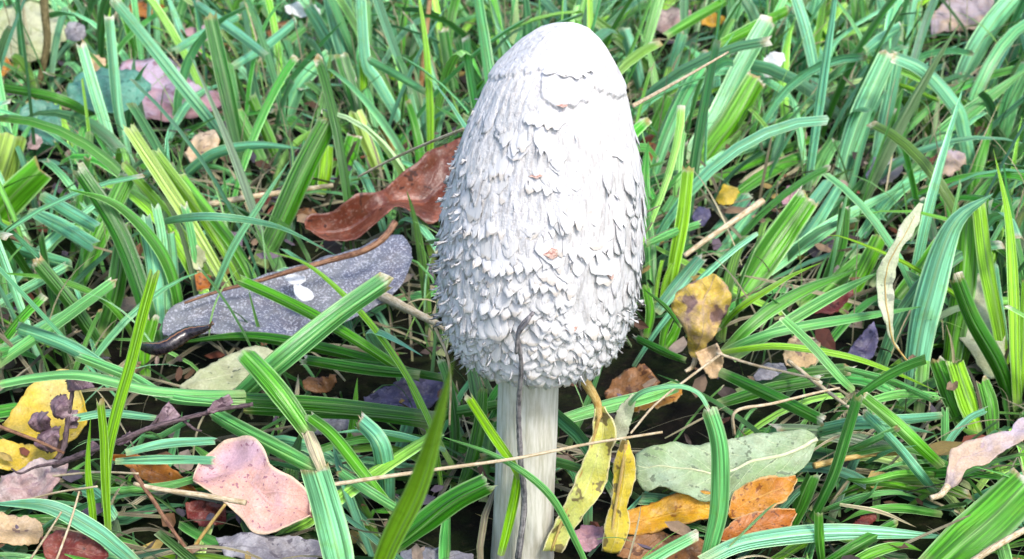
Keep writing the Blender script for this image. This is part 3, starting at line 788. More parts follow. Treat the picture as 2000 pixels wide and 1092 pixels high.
# ------------------------------------------------------------------ twigs and straws
def twig(name, label, pts, w0, w1, mat, h=None, Y=None, cat='twig', group=None, knob=.15, extra=None, prob=.9):
    """pts in picture pixels; h / Y one value or one per point"""
    P3 = []
    for k, (x, y) in enumerate(pts):
        if Y is not None: P3.append(on_Y(x, y, Y[k] if isinstance(Y, (list, tuple)) else Y))
        else: P3.append(on_h(x, y, h[k] if isinstance(h, (list, tuple)) else h))
    sc = depth_of(P3[0]) / FPX
    P = spline(P3, max(24, 8 * len(pts)))
    org = min(P, key=lambda p: p.z).copy()
    v_, f_, u_ = tube(P, lambda t: (w0 + (w1 - w0) * t) * .5 * sc, 8, knob, len(label))
    occupy(P, prob, 0)
    if extra:
        r = empty(name, org); tag(r, label, cat, group)
        mesh_obj('stem', v_, f_, mat, org, r, uv=u_)
        extra(r, org, P)
        return r
    o = mesh_obj(name, v_, f_, mat, org, None, uv=u_)
    return tag(o, label, cat, group)
def flakes(r, org, P):
    c = on_h(330, 825, .034); n = Vector((0, -1, .5))
    for k, (L, Rr) in enumerate([([(288, 842), (305, 815), (330, 786)], [(298, 840), (335, 828), (354, 812)]), ([(408, 806), (420, 784), (450, 770)], [(415, 806), (440, 798), (457, 786)]),
                                 ([(165, 892), (175, 875), (182, 860)], [(180, 890), (190, 880), (194, 868)]), ([(220, 866), (235, 856), (256, 842)], [(228, 870), (250, 864), (262, 852)])]):
        leaf_mesh('bark_flake', L, Rr, M_purp, c, n, r, org, amp=.0016, fr=160, curl=.2, seed=k * 3 + 2, nu=9, nv=11, rag=2)
    for pl in ([(110, 905), (70, 912), (40, 925), (22, 915)], [(359, 822), (380, 838), (394, 842)], [(287, 842), (312, 812), (331, 784)]):
        Q = spline([on_plane(x, y, c, n.normalized()) for x, y in pl], 14)
        v_, f_, u_ = tube(Q, lambda t: .0006 - .0003 * t, 6, .3)
        mesh_obj('side_twig', v_, f_, TWIG, org, r, uv=u_)
twig('dark_twig', 'dark knobbly twig with torn purple bark across the grass', [(105, 908), (180, 880), (240, 858), (287, 838), (359, 818), (430, 800), (494, 790)], 13, 8, TWIG, h=[.020, .028, .032, .034, .036, .038, .040], knob=.5, extra=flakes)
twig('curved_stalk', 'curved reddish brown leaf stalk lying along the grey speckled leaf', [(772, 434), (752, 462), (715, 488), (640, 510), (560, 532), (500, 550), (430, 568), (360, 592)], 15, 5, BROWN, h=[.048, .044, .040, .036, .033, .030, .027, .024], cat='stalk')
twig('dark_stalk', 'dark grey dry stalk in front of the mushroom from base to cap', [(1012, 1090), (1024, 985), (1017, 900), (1013, 800), (1018, 712), (1011, 655), (1021, 632), (1042, 611)], 13, 7, GREYST,
     Y=[-.014, -.015, -.017, -.022, -.030, -.0345, -.036, -.037], cat='stalk', knob=.35,
     extra=lambda r, org, P: mesh_obj('side_strand', *(lambda t: (t[0], t[1]))(tube(spline([on_Y(1008, 690, -.0345), on_Y(1012, 655, -.037), on_Y(1028, 632, -.039), on_Y(1036, 618, -.039)], 16), .0005, 6)), GREYST, org, r))
twig('straw', 'long pale straw crossing in front of the mushroom stem', [(640, 948), (760, 930), (880, 913), (1010, 895), (1150, 867), (1294, 844)], 9, 5, STRAW, Y=[-.025, -.025, -.025, -.024, -.020, -.016], cat='straw', knob=.1)
twig('straw', 'thick pale straw lying on the pink leaf edge', [(262, 945), (309, 955), (400, 968), (480, 982)], 9, 12, STRAW, h=.024, cat='straw')
twig('straw', 'brown straw bent down beside the orange curled leaf', [(258, 918), (280, 950), (301, 980), (340, 1040), (382, 1095)], 10, 7, BROWN, h=[.026, .024, .02, .014, .01], cat='straw')
twig('straw', 'olive thin stalk leaning against the pink leaf', [(370, 1082), (405, 1032), (440, 985)], 8, 6, YSTALK, h=[.008, .016, .024], cat='straw')
twig('straw', 'broken brown straw pressed against the lower left of cap', [(735, 572), (790, 600), (868, 640)], 22, 12, STRAW, h=[.02, .03, .036], cat='straw')
twig('straw', 'thin drooping straw beside the lower left of cap', [(850, 640), (872, 690), (880, 740), (878, 830)], 6, 4, STRAW, Y=[.004, 0, -.002, -.004], cat='straw')
twig('olive_twig', 'olive brown upright twig in front of the large cream leaf', [(70, 178), (82, 140), (92, 80), (88, 30), (84, -25)], 12, 18, stalk_material('olive_twig', (.10, .085, .035), (.25, .2, .1)), Y=[on_h(70, 178, 0).y] * 5)
twig('straw', 'brown straw with pale side resting on upper right of cap', [(1238, 206), (1300, 172), (1360, 138), (1422, 102)], 9, 5, STRAW, Y=[.01, .04, .07, .09], cat='straw')
twig('straw', 'pale straw resting against upper left side of the cap', [(905, 252), (830, 282), (770, 309), (700, 345)], 7, 6, STRAW, Y=[.02, .05, .08, .10], cat='straw')
twig('straw', 'thick tan straw lying right of the cap among blades', [(1336, 500), (1380, 468), (1430, 434), (1490, 392)], 10, 14, STRAW, h=[.03, .035, .04, .045], cat='straw')
twig('straw', 'long brownish straw lying behind the arching teal blades', [(395, 402), (470, 388), (560, 375), (650, 362)], 14, 10, STRAW, h=.022, cat='straw')
twig('straw', 'thin straw running from dried leaf to yellow strips', [(1405, 694), (1340, 742), (1280, 790), (1232, 846)], 5, 4, STRAW, h=[.03, .03, .03, .032], cat='straw')
twig('straw', 'bent pale straw behind the grey green leaf', [(1434, 850), (1437, 804), (1510, 788), (1600, 766), (1640, 758)], 7, 5, STRAW, h=[.024, .034, .034, .034, .034], cat='straw')
twig('straw', 'pale straw crossing under the drooping green blade', [(1400, 690), (1470, 712), (1540, 728), (1600, 742)], 6, 5, STRAW, h=.03, cat='straw')
twig('straw', 'pinkish straw between crossing green blades', [(1540, 705), (1590, 745), (1650, 790), (1700, 830)], 9, 6, STRAW, h=.026, cat='straw')
twig('brown_reed', 'brown reed standing in far grass left of the cap', [(816, 210), (824, 150), (830, 90), (840, -10)], 12, 9, stalk_material('reed', (.30, .14, .05), (.55, .36, .2)), Y=[on_h(816, 210, 0).y] * 4, cat='reed')
twig('orange_stalk', 'short orange yellow stalk in grass above the brown leaf', [(768, 312), (762, 285), (752, 262), (742, 246)], 18, 10, YSTALK, Y=[on_h(768, 320, 0).y] * 4, cat='stalk')
twig('thin_stalk', 'thin brown stalk over the dull yellow leaf', [(-15, 828), (30, 845), (75, 862), (125, 885)], 8, 6, BROWN, h=[.03, .028, .026, .024], cat='stalk')
twig('straw', 'tan straw at the edge below the wide striped blade', [(1895, 1100), (1940, 1070), (2010, 1030)], 14, 12, STRAW, h=[.03, .034, .036], cat='straw')
twig('straw', 'orange tan straw lying behind the dark upright blades', [(1590, 910), (1640, 898), (1700, 888), (1755, 886)], 14, 8, YSTALK, h=.02, cat='straw')
for (a, b) in [((60, 1092), (120, 1000)), ((110, 1095), (155, 960)), ((20, 985), (190, 950)), ((100, 930), (270, 925))]:
    twig('straw', 'thin pale straw criss crossing by the tan and dark red leaves', [a, ((a[0] + b[0]) / 2 + 4, (a[1] + b[1]) / 2 - 5), b], 5, 4, STRAW, h=[.016, .024, .03], cat='straw', group='thin straws by the dark red leaf')

# ------------------------------------------------------------------ slug
def slug():
    m = NT('slug_skin')
    tc = m.n('ShaderNodeTexCoord').outputs['Object']
    uvn = m.n('ShaderNodeUVMap'); xy = m.n('ShaderNodeSeparateXYZ'); m.put(xy.inputs[0], uvn.outputs[0])
    a = m.noise(tc, 900, 4, .6)
    belly = m.step(m.math('ABSOLUTE', m.math('SUBTRACT', xy.outputs[0], .5)), .18, .26, 1.0, 0.0)
    base = m.mix(m.step(a, .4, .65), (.012, .009, .013), (.04, .03, .036))
    base = m.mix(belly, base, (.26, .12, .045))
    mat = m.surf(base, .25, .6, m.bump(a, .25, .0003))
    px = [(268, 672), (284, 678), (305, 681), (325, 676), (345, 664), (365, 652), (385, 646), (402, 642), (411, 637)]
    rad = [.0003, .0014, .0021, .0025, .0026, .0025, .0021, .0016, .0008]
    P = spline([on_h(x, y, .021 + .012 * k / 8) for k, (x, y) in enumerate(px)], 40)
    rr = lambda t: float(np.interp(t * 8, range(9), rad))
    org = P[0].copy()
    r = empty('slug', org)
    tag(r, 'small dark slug with brown underside crawling by the grey speckled leaf', 'slug')
    T = tangents(P); V = []; Fc = []; uv = []; ns = 16
    up = Vector((0, -.5, .86))
    for i, p in enumerate(P):
        s = T[i].cross(up).normalized(); u = s.cross(T[i]).normalized()
        t = i / 39
        k = rr(t) * (1.08 if .55 < t < .82 else 1.0)
        for q in range(ns):
            an = 2 * math.pi * q / ns
            yv = math.cos(an) * 1.0
            if yv < -.45: yv = -.45 - (abs(yv) - .45) * .25
            w_ = 1 + .05 * math.sin(i * 2.1 + q * 1.7)
            V.append(p + s * math.sin(an) * k * 1.05 * w_ + u * yv * k * w_); uv.append((q / ns, t))
    for i in range(39):
        for q in range(ns):
            q2 = (q + 1) % ns
            Fc.append((i * ns + q, i * ns + q2, (i + 1) * ns + q2, (i + 1) * ns + q))
    Fc.append(tuple(range(ns - 1, -1, -1))); Fc.append(tuple(39 * ns + q for q in range(ns)))
    mesh_obj('body', V, Fc, mat, org, r, uv=uv)
    for dx, dy in ((7, -9), (12, -4)):
        e = P[-2]; tip = on_h(411 + dx * .5, 637 + dy, .036)
        v_, f_, u_ = tube(spline([e, e.lerp(tip, .6), tip], 8), lambda t: .00035 - .0001 * t + (.0001 if t > .85 else 0), 6)
        mesh_obj('tentacle', v_, f_, mat, org, r, uv=u_)
    occupy(V, .97, 1)
slug()

# ------------------------------------------------------------------ single grass blades
TINT = {'n': (0, 1.0, 0, 0), 'v': (.04, .18, 0, 0), 'd': (0, .02, 0, 0), 'l': (0, .70, 0, 0), 'b': (.85, .0, 0, 0), 'p': (1., .12, 0, 0), 'm': (.42, .15, 0, 0), 's': (.2, .3, 0, 1), 'y': (.1, .9, 0, .25)}
VAL = {'n': 1.6, 'v': 1.05, 'd': .58, 'l': 1.2, 'b': 1.1, 'p': 1.5, 'm': 1.25, 's': 1.0, 'y': 1.1}  # n lifts lime to imitate backlight; p's brightness includes painted sky sheen
bk = [0]
def blade(label, kind, w, pts, tip='cut', h=None, Y=None, dz=0.0, roll=None, group=None, w0=.75, prob=.88, fold=.28):
    bk[0] += 1
    rnd = random.Random(bk[0] * 17)
    n = len(pts)
    P3 = []
    d0 = None
    for k, (x, y) in enumerate(pts):
        if Y is not None: p = on_Y(x, y, Y[k] if isinstance(Y, (list, tuple)) else Y)
        elif h is not None: p = on_h(x, y, h[k] if isinstance(h, (list, tuple)) else h)
        else:
            if d0 is None: d0 = depth_of(on_h(x, y, .001))
            p = at_depth(x, y, d0 + dz * k / (n - 1))
            if p.z < .004 and k: p = on_h(x, y, .004)
        P3.append(p)
    N = 26
    P = spline(P3, N); T = tangents(P)
    if roll is None: roll = rnd.uniform(-.55, .55)
    wm = w * depth_of(P[N // 2]) / FPX / max(.55, math.cos(roll))
    V = []; uv = []
    A = (-1, -.5, 0, .5, 1)
    tw = rnd.uniform(-.35, .35)
    for i in range(N):
        t = i / (N - 1)
        vd = (P[i] - CAM).normalized()
        s = T[i].cross(vd).normalized(); nn = s.cross(T[i]).normalized()
        a = roll + tw * (t - .5)
        s2 = s * math.cos(a) + nn * math.sin(a); n2 = nn * math.cos(a) - s * math.sin(a)
        g = w0 + (1 - w0) * min(1, t / .4)
        if tip == 'cut': g *= 1 - .12 * max(0, t - .6) / .4
        else: g *= (1 - max(0, (t - .45) / .55) ** 1.6) * .97 + .03
        for q, u in enumerate(A):
            e = P[i] + s2 * (u * .5 * wm * g) + n2 * ((abs(u) - .5) * fold * wm * g + .03 * wm * math.sin(t * 9 + bk[0] + u * 2))
            if tip == 'cut' and i == N - 1: e = e + T[i] * rnd.uniform(-.0018, .0014)
            V.append(e); uv.append((.5 + u * .5, t))
    Fc = []
    for i in range(N - 1):
        for q in range(4):
            a = i * 5 + q; Fc.append((a, a + 1, a + 6, a + 5))
    fray = rnd.random() < .45
    if tip == 'cut':                      # torn fibres at the mown end
        for q in range(5):
            if fray and rnd.random() < .6:
                b = (N - 1) * 5 + q
                e = V[b] + T[-1] * rnd.uniform(.0006, .0022) + Vector((rnd.uniform(-1, 1), rnd.uniform(-1, 1), rnd.uniform(-1, 1))) * .0008
                k0 = len(V)
                o2 = (V[b + 1] - V[b]) if q < 4 else (V[b - 1] - V[b])
                V += [V[b] + o2 * .35, e]; uv += [uv[b], uv[b]]
                Fc.append((b, k0, k0 + 1))
    tn = list(TINT[kind]); tn[2] = rnd.choice((.25, .5, .9, 1.0)) if tip == 'cut' else 0.0
    tn[0] = min(1, max(0, tn[0] + rnd.uniform(-.1, .1))); tn[1] = min(1, max(0, tn[1] + rnd.uniform(-.08, .08)))
    o = mesh_obj('grass_blade', V, Fc, GRASS, P[0], None, uv=uv, tint=tn, val=VAL[kind] * rnd.uniform(.9, 1.1))
    occupy(P[5:], max(prob, .88), 2 if w > 34 else (1 if w > 15 else 0))
    return tag(o, label, 'grass blade', group)

ANCHOR = {'grey speckled leaf': (580, 580), 'slug': (340, 660), 'red brown leaf': (740, 390), 'olive leaf': (440, 720), 'broad yellow leaf': (90, 800), 'dark twig': (300, 840),
          'pink leaf': (500, 960), 'mushroom stem': (1025, 900), 'violet leaf': (790, 765), 'grey green leaf': (1420, 905), 'dried yellow leaf': (1370, 620), 'orange leaf': (1490, 975),
          'pale tan leaf': (1920, 880), 'toothed leaf': (1755, 550), 'cream leaf': (1915, 640), 'lilac leaf': (350, 175), 'teal oval leaf': (205, 175), 'large cream leaf': (50, 60),
          'torn white leaf': (1505, 130), 'cap tip': (1110, 120), 'yellow strips': (1170, 940), 'curved brown stalk': (640, 510), 'crimson scrap': (1690, 1020), 'small tan leaf': (1565, 685),
          'orange scrap': (1390, 38), 'flat grey leaf': (1725, 335), 'whitish dead leaf': (1890, 25), 'brown reed': (828, 90), 'orange stalk': (755, 280), 'dark red leaf': (1625, 590), 'tan pink leaf': (1856, 320)}
HUE = {'n': 'lime', 'v': 'vivid green', 'd': 'dark green', 'l': 'lime', 'b': 'bluish green', 'p': 'pale bluish', 'm': 'mid green', 's': 'tan', 'y': 'yellow green'}
def blades(label, group, rows):
    for r in rows:
        kw = r[3] if len(r) > 3 else {}
        mx = sum(p[0] for p in r[2]) / len(r[2]); my = sum(p[1] for p in r[2]) / len(r[2])
        near = sorted(ANCHOR, key=lambda k: math.hypot(ANCHOR[k][0] - mx, ANCHOR[k][1] - my))[:2]
        size = 'narrow' if r[1] < 16 else ('broad' if r[1] > 29 else 'slim' if r[1] < 22 else 'wide')
        dx = abs(r[2][-1][0] - r[2][0][0]); dy = abs(r[2][-1][1] - r[2][0][1])
        pose = 'lying' if 'h' in kw else ('standing' if dx < dy * .35 else 'slanting')
        lab = '%s %s %s blade %s between %s and %s' % (size, HUE[r[0]], 'pointed' if kw.get('tip') == 'point' else 'mown', pose, near[0], near[1])
        blade(lab, r[0], r[1], r[2], group=group, **kw)
# -- blades one can name
B = blade
PT = dict(tip='point')
B('vivid lime grass blade standing tall in front of the slug', 'l', 23, [(206, 1010), (208, 900), (226, 810), (256, 705), (278, 615), (301, 532)], Y=[.0] * 6, prob=.95, roll=.2)
B('lime blade with torn tip joined to the tall lime blade foot', 'l', 17, [(212, 1045), (205, 930), (203, 860), (196, 784)], Y=-.004, prob=.95)
B('short pointed lime blade beside the dark twig', 'l', 15, [(184, 1110), (182, 1010), (172, 915), (177, 816)], Y=-.008, prob=.95, **PT)
B('broad dark green blade leaning over pale blades behind the slug', 'd', 36, [(304, 700), (296, 650), (276, 573), (228, 448), (150, 328)], dz=.0, prob=.9)
B('arching dark green blade bent left over the leaning broad blade', 'v', 24, [(342, 655), (349, 590), (316, 492), (232, 402), (130, 368)], dz=-.03, prob=.9, **PT)
B('thin dark blade arching left above the small leaning blade', 'v', 14, [(262, 660), (245, 630), (200, 583), (107, 545), (-10, 532)], dz=-.03, **PT)
B('dark green blade with light margins leaning left beside pale stub', 'd', 28, [(206, 700), (190, 672), (143, 600), (70, 510)], dz=-.01)
B('light green blade with white frayed end left of the slug', 'v', 38, [(136, 590), (160, 535), (196, 455), (252, 338)], dz=.02, prob=.85)
B('straight thin pale blade rising over the grey leaf end', 'p', 15, [(386, 636), (420, 560), (456, 479), (510, 395), (568, 310)], dz=-.03, prob=.95, **PT)
B('pale teal blade arching flat toward the brown leaf', 'b', 17, [(312, 434), (370, 424), (429, 423), (500, 432), (566, 451), (664, 503)], h=[.03, .055, .06, .055, .045, .03], prob=.95, **PT)
B('pale teal blade arching beneath the broad vivid blade tip', 'b', 22, [(344, 366), (370, 335), (420, 300), (500, 284), (592, 290)], dz=-.04, prob=.95, **PT)
B('broad vivid green blade leaning right above the grey leaf', 'd', 46, [(506, 520), (548, 433), (592, 335), (645, 232)], dz=.01, prob=.97)
B('lime yellow thin blade drooping over the grey speckled leaf', 'l', 13, [(884, 910), (857, 861), (800, 742), (727, 635), (650, 555), (590, 511), (520, 489)], h=[.02, .028, .034, .042, .045, .045, .040], prob=.97, **PT)
B('green blade with tan tip crossing below the petals', 'v', 23, [(800, 735), (700, 668), (612, 616), (540, 580), (464, 546)], h=[.02, .034, .038, .04, .042], prob=.97)
B('light green blade with white frayed tip over the grey leaf', 'm', 44, [(432, 806), (480, 768), (548, 708), (658, 618), (760, 546)], h=[.01, .02, .034, .045, .052], prob=.97)
B('dark green blade lying under the slug along the grey leaf', 'd', 24, [(820, 738), (750, 712), (612, 678), (475, 658), (330, 672)], h=[.02, .022, .024, .023, .018], prob=.9, **PT)
B('dark green blade lying below the olive leaf tip', 'd', 20, [(880, 742), (800, 728), (700, 712), (590, 700)], h=.022, prob=.85, **PT)
B('wide teal blade arching across the tan and red leaves', 'b', 34, [(275, 1110), (230, 1070), (180, 1032), (90, 988), (-20, 984)], Y=[-.02, -.02, -.02, -.02, -.02], prob=.97, **PT)
B('fat pale teal blade with square cut end before pink leaf', 'p', 62, [(680, 1190), (662, 1092), (640, 1000), (614, 914)], Y=[-.05, -.05, -.05, -.052], prob=.97, roll=.1, fold=.1)
B('out of focus lime blade standing close in front', 'n', 46, [(690, 1300), (750, 1100), (815, 960), (852, 840), (886, 700)], Y=[-.10, -.14, -.18, -.21, -.24], prob=.97, roll=-.5, **PT)
B('dark green blade with blunt torn end left of the stem', 'd', 46, [(760, 1078), (830, 1022), (892, 976), (957, 943)], Y=[-.03, -.03, -.03, -.03], prob=.97)
B('lime blade leaning onto the mushroom stem', 'l', 19, [(1016, 935), (1000, 903), (960, 845), (914, 774)], Y=[-.014, -.015, -.016, -.018], prob=.97)
B('lime blade foot rising at the mushroom stem base', 'l', 20, [(978, 1085), (992, 1030), (1004, 975), (1012, 925)], Y=-.014, prob=.97)
B('thin green blade arching over the stem and yellow strip', 'm', 15, [(1150, 1120), (1130, 1070), (1071, 965), (974, 894), (856, 850)], Y=[-.02, -.02, -.022, -.022, -.02], prob=.97, **PT)
B('green blade with two tone halves ending in a tan sheath', 'v', 42, [(606, 850), (560, 785), (520, 735), (476, 688)], h=[.024, .034, .04, .042], prob=.97)
B('tan dry sheath joining the two tone blade to fat blade', 's', 26, [(630, 918), (616, 880), (600, 842)], h=[.022, .025, .027], prob=.97)
B('light green striped blade lying above the pink leaf', 'm', 32, [(618, 918), (523, 868), (460, 835), (410, 806)], h=[.02, .024, .026, .027], prob=.95)
B('slim pointed green blade standing over dark horizontal blades', 'v', 18, [(664, 918), (686, 855), (698, 738)], dz=-.005, prob=.95, **PT)
B('teal blade folded down beside the long pale straw', 'b', 38, [(756, 985), (748, 900), (735, 858), (700, 822)], h=[.004, .026, .034, .036], prob=.9)
B('long green blade with folded top standing before grey green leaf', 'm', 37, [(1376, 1110), (1392, 1050), (1404, 990), (1406, 900), (1400, 850), (1384, 800)], Y=[-.018, -.018, -.018, -.017, -.016, -.014], prob=.98, roll=.15, fold=.3)
B('thin pale strand arching to the folded top of the long blade', 'p', 10, [(1228, 790), (1250, 768), (1285, 757), (1330, 754), (1365, 768), (1386, 800)], Y=[.004, 0, -.004, -.008, -.011, -.014], prob=.95, w0=1)
B('green striped blade lying from stem toward the orange leaf', 'm', 28, [(1088, 822), (1179, 795), (1260, 775), (1326, 752)], h=[.02, .022, .022, .02], prob=.8)
B('pale blue green blade lying across before the rusty leaf', 'p', 36, [(1370, 1098), (1440, 1064), (1523, 1048), (1620, 1039), (1720, 1040), (1866, 1050)], h=[.012, .014, .015, .015, .014, .012], prob=.97, roll=.1, **PT)
B('slender dark green blade leaning beside the rusty leaf', 'd', 22, [(1570, 1040), (1600, 985), (1628, 925), (1652, 850), (1676, 772)], dz=-.01, prob=.95)
B('dark green blade stub touching the orange brown leaf', 'd', 30, [(1540, 1035), (1562, 985), (1588, 925)], dz=-.005, prob=.9)
B('short green blade stub standing in front of pale lying blade', 'v', 19, [(1606, 1110), (1600, 1060), (1598, 1004)], Y=-.016, prob=.97)
B('green blade sloping down past the small tan leaf', 'm', 18, [(1668, 762), (1640, 735), (1588, 676), (1526, 616)], h=[.03, .036, .045, .055], prob=.95)
B('vivid green blade sloping left toward frayed dark tip', 'v', 27, [(1840, 912), (1790, 865), (1744, 822), (1682, 772)], h=[.02, .03, .036, .042], prob=.9)
B('bluish blade sloping left under the vivid sloping blade', 'b', 20, [(1826, 962), (1795, 925), (1750, 870), (1686, 806)], h=[.012, .024, .03, .034], prob=.85)
B('very wide striped green blade under the pale tan leaf', 'v', 92, [(1815, 1120), (1880, 1062), (1940, 1010), (2010, 940)], Y=[-.02, -.018, -.015, -.012], prob=.97, roll=.1, fold=.12)
B('broad upright blade with bluish bent top behind toothed leaf', 'b', 58, [(1786, 770), (1792, 690), (1812, 590), (1862, 440), (1940, 378)], dz=.0, prob=.95, roll=.15, **PT)
B('broad vivid upright blade beside the bluish bent one', 'v', 46, [(1852, 740), (1866, 640), (1882, 550), (1890, 420)], dz=.005, prob=.85)
B('dark green blade with tan torn end leaning over cream leaf', 'd', 34, [(1980, 800), (1950, 715), (1900, 625), (1866, 540)], dz=-.01, prob=.95)
B('lime upright blade with torn tip above the cream leaf', 'l', 29, [(1968, 745), (1952, 640), (1927, 515), (1912, 394)], dz=.0, prob=.9)
B('tall lime blade rising past the cream leaf', 'l', 22, [(1990, 815), (1984, 700), (1981, 570), (1970, 423), (1940, 290)], dz=.0, prob=.95, **PT)
B('long thin lime stalk crossing the broad upright blades', 'l', 10, [(1978, 700), (1953, 669), (1880, 588), (1770, 515), (1649, 464), (1614, 461)], dz=-.03, prob=.97, **PT)
B('long light green blade lying from dried leaf to toothed leaf', 'm', 20, [(1400, 695), (1470, 662), (1550, 640), (1680, 618), (1810, 597)], h=[.02, .03, .034, .034, .03], prob=.9, **PT)
B('broad vivid green blade right of the dried leaf', 'v', 56, [(1432, 596), (1470, 540), (1512, 478), (1580, 382)], dz=.02, prob=.95, roll=.2)
B('long pale blade lying behind the broad vivid blade', 'p', 28, [(1450, 566), (1566, 480), (1650, 424), (1790, 350)], dz=.05, prob=.85, **PT)
B('lime yellow blade curving up right beside the dried leaf', 'l', 13, [(1408, 640), (1442, 603), (1500, 565), (1548, 537), (1604, 513)], h=[.02, .034, .042, .046, .05], prob=.95, **PT)
B('long green blade running right from the crumpled tan scrap', 'v', 26, [(1412, 690), (1455, 645), (1511, 600), (1580, 562), (1680, 525)], h=[.02, .03, .036, .04, .042], prob=.92, **PT)
B('lime blade drooping right past the small tan leaf', 'l', 14, [(1400, 690), (1465, 680), (1530, 676), (1650, 694), (1740, 724), (1830, 764)], h=[.024, .03, .032, .03, .026, .02], prob=.92, **PT)
B('vivid blade standing close right of the cap', 'l', 27, [(1304, 590), (1318, 510), (1334, 424), (1345, 326)], dz=-.01, prob=.92)
B('pale bluish blade leaning behind the dried leaf', 'b', 27, [(1280, 610), (1310, 572), (1340, 536), (1370, 500)], dz=.005, prob=.85)
B('thin dark blade dropping from cap to the dried leaf', 'd', 9, [(1330, 640), (1300, 600), (1254, 562)], Y=[.03, .03, .03], prob=.9, **PT)
B('teal blade folded over in an arch on the right', 'b', 28, [(1890, 372), (1896, 330), (1884, 258), (1868, 208), (1806, 138), (1742, 108)], dz=-.02, prob=.92)
B('wide striped bluish blade standing upright with torn end', 'p', 42, [(1640, 358), (1664, 275), (1690, 205), (1737, 102)], dz=.0, prob=.92)
B('bluish blade beside the wide striped one sharing its tip', 'b', 26, [(1706, 345), (1722, 265), (1738, 195), (1755, 108)], dz=.0, prob=.9)
B('mid green wide blade running up right through the teal arch', 'm', 34, [(1764, 372), (1822, 284), (1887, 224), (2020, 125)], dz=.03, prob=.85, **PT)
B('pale bluish wide blade with white frayed end above straw', 'p', 38, [(1344, 315), (1372, 270), (1405, 222), (1450, 130), (1504, 36)], dz=.02, prob=.92)
B('mid green blade alongside the frayed pale blade', 'v', 46, [(1358, 335), (1396, 285), (1432, 235), (1482, 150)], dz=.03, prob=.85)
B('pale blue blade hanging from the far right edge of lawn', 'p', 22, [(1602, 240), (1597, 170), (1578, 70), (1552, -15)], dz=.0, prob=.85)
B('dark green cut blade standing before the lilac leaf', 'd', 30, [(486, 360), (462, 260), (440, 160), (410, 26)], dz=.0, prob=.95)
B('pale teal blade with frayed tip before the teal oval leaf', 'p', 22, [(232, 345), (212, 265), (190, 195), (158, 84)], dz=.0, prob=.95)
B('teal blade standing between two halves of the lilac leaf', 'b', 20, [(258, 345), (240, 260), (228, 200), (212, 28)], dz=.0, prob=.95)
B('long teal blade slanting across the lilac leaf', 'b', 24, [(470, 320), (420, 248), (350, 160), (280, 70), (222, 0)], dz=-.01, prob=.92)
B('vivid blade reaching in flat before the olive twig', 'v', 20, [(180, 232), (140, 205), (80, 185), (-15, 170)], h=[.02, .04, .045, .04], prob=.92)
B('pale yellow green blade foot with cut end in far grass', 'y', 32, [(742, 340), (722, 285), (693, 216)], dz=.0, prob=.92)
B('dark olive blade rising behind the pale cut blade', 'd', 32, [(716, 320), (704, 255), (690, 185), (666, 104)], dz=.01, prob=.9)
B('long pale blade bent downward in far grass left of cap', 'p', 22, [(800, 275), (770, 215), (735, 155), (714, 118), (704, -15)], dz=-.01, prob=.9)
B('pale bluish blade leaning right in far grass', 'p', 28, [(556, 250), (572, 195), (592, 155), (645, 104)], dz=-.01, prob=.9)
B('broad vivid blade with orange brown torn tip at the edge', 'y', 62, [(-30, 440), (0, 360), (28, 264)], dz=.0, prob=.92)
B('broad vivid blade slanting in beside the orange tipped blade', 'v', 60, [(-40, 470), (10, 400), (84, 326)], dz=-.01, prob=.92)
# -- blades told apart only by their place
blades('yellow green striped blade leaning left over the far end of the grey leaf', 'yellow striped blades above the grey leaf',
       [('y', 26, [(462, 590), (400, 480), (345, 390), (252, 248)], dict(dz=.0)), ('l', 24, [(492, 580), (440, 490), (390, 415), (300, 295)], dict(dz=.01)), ('l', 20, [(420, 560), (370, 480), (320, 410), (240, 318)], dict(dz=.0)),
        ('v', 22, [(520, 600), (470, 500), (420, 430), (350, 340)], dict(dz=.02))])
blades('pale bluish blade standing behind the dark slug', 'pale blades behind the slug',
       [('b', 30, [(314, 680), (308, 600), (300, 520), (280, 420)], dict(dz=.0)), ('p', 20, [(326, 670), (324, 560), (318, 470), (305, 400)], dict(dz=.0)), ('b', 22, [(340, 610), (336, 520), (330, 450)], dict(dz=.0)), ('d', 36, [(200, 660), (225, 580), (238, 500), (246, 440)], dict(dz=.0)), ('v', 26, [(285, 740), (282, 690), (300, 620)], dict(dz=0))])
blades('bluish green blade lying flat among blades left of the slug', 'flat blades left of the slug',
       [('b', 28, [(215, 725), (143, 682), (90, 660), (30, 640)], dict(h=.03)), ('m', 24, [(-10, 715), (50, 672), (107, 633), (225, 548)], dict(h=.028)), ('b', 20, [(-10, 690), (80, 640), (150, 605), (215, 560)], dict(h=.026)), ('p', 20, [(-10, 600), (60, 560), (130, 520)], dict(h=.02)),
        ('b', 26, [(-10, 470), (70, 500), (140, 520)], dict(h=.02)), ('b', 30, [(60, 410), (120, 440), (185, 480)], dict(h=.03)), ('b', 26, [(80, 380), (130, 410), (190, 445)], dict(h=.034))])
blades('light green blade lying level above the dark twig', 'level blades above the dark twig',
       [('m', 20, [(480, 768), (380, 768), (287, 760), (161, 732), (72, 736), (-15, 752)], dict(h=[.03, .036, .04, .044, .04, .036])), ('m', 22, [(480, 790), (400, 786), (323, 775), (251, 736), (150, 696)], dict(h=.036)),
        ('b', 16, [(310, 816), (215, 806), (148, 816)], dict(h=.034)), ('b', 18, [(245, 884), (323, 866), (422, 860)], dict(h=.03)), ('b', 18, [(225, 900), (320, 896), (420, 898)], dict(h=.026)), ('m', 16, [(200, 960), (320, 950), (400, 930)], dict(h=.016))])
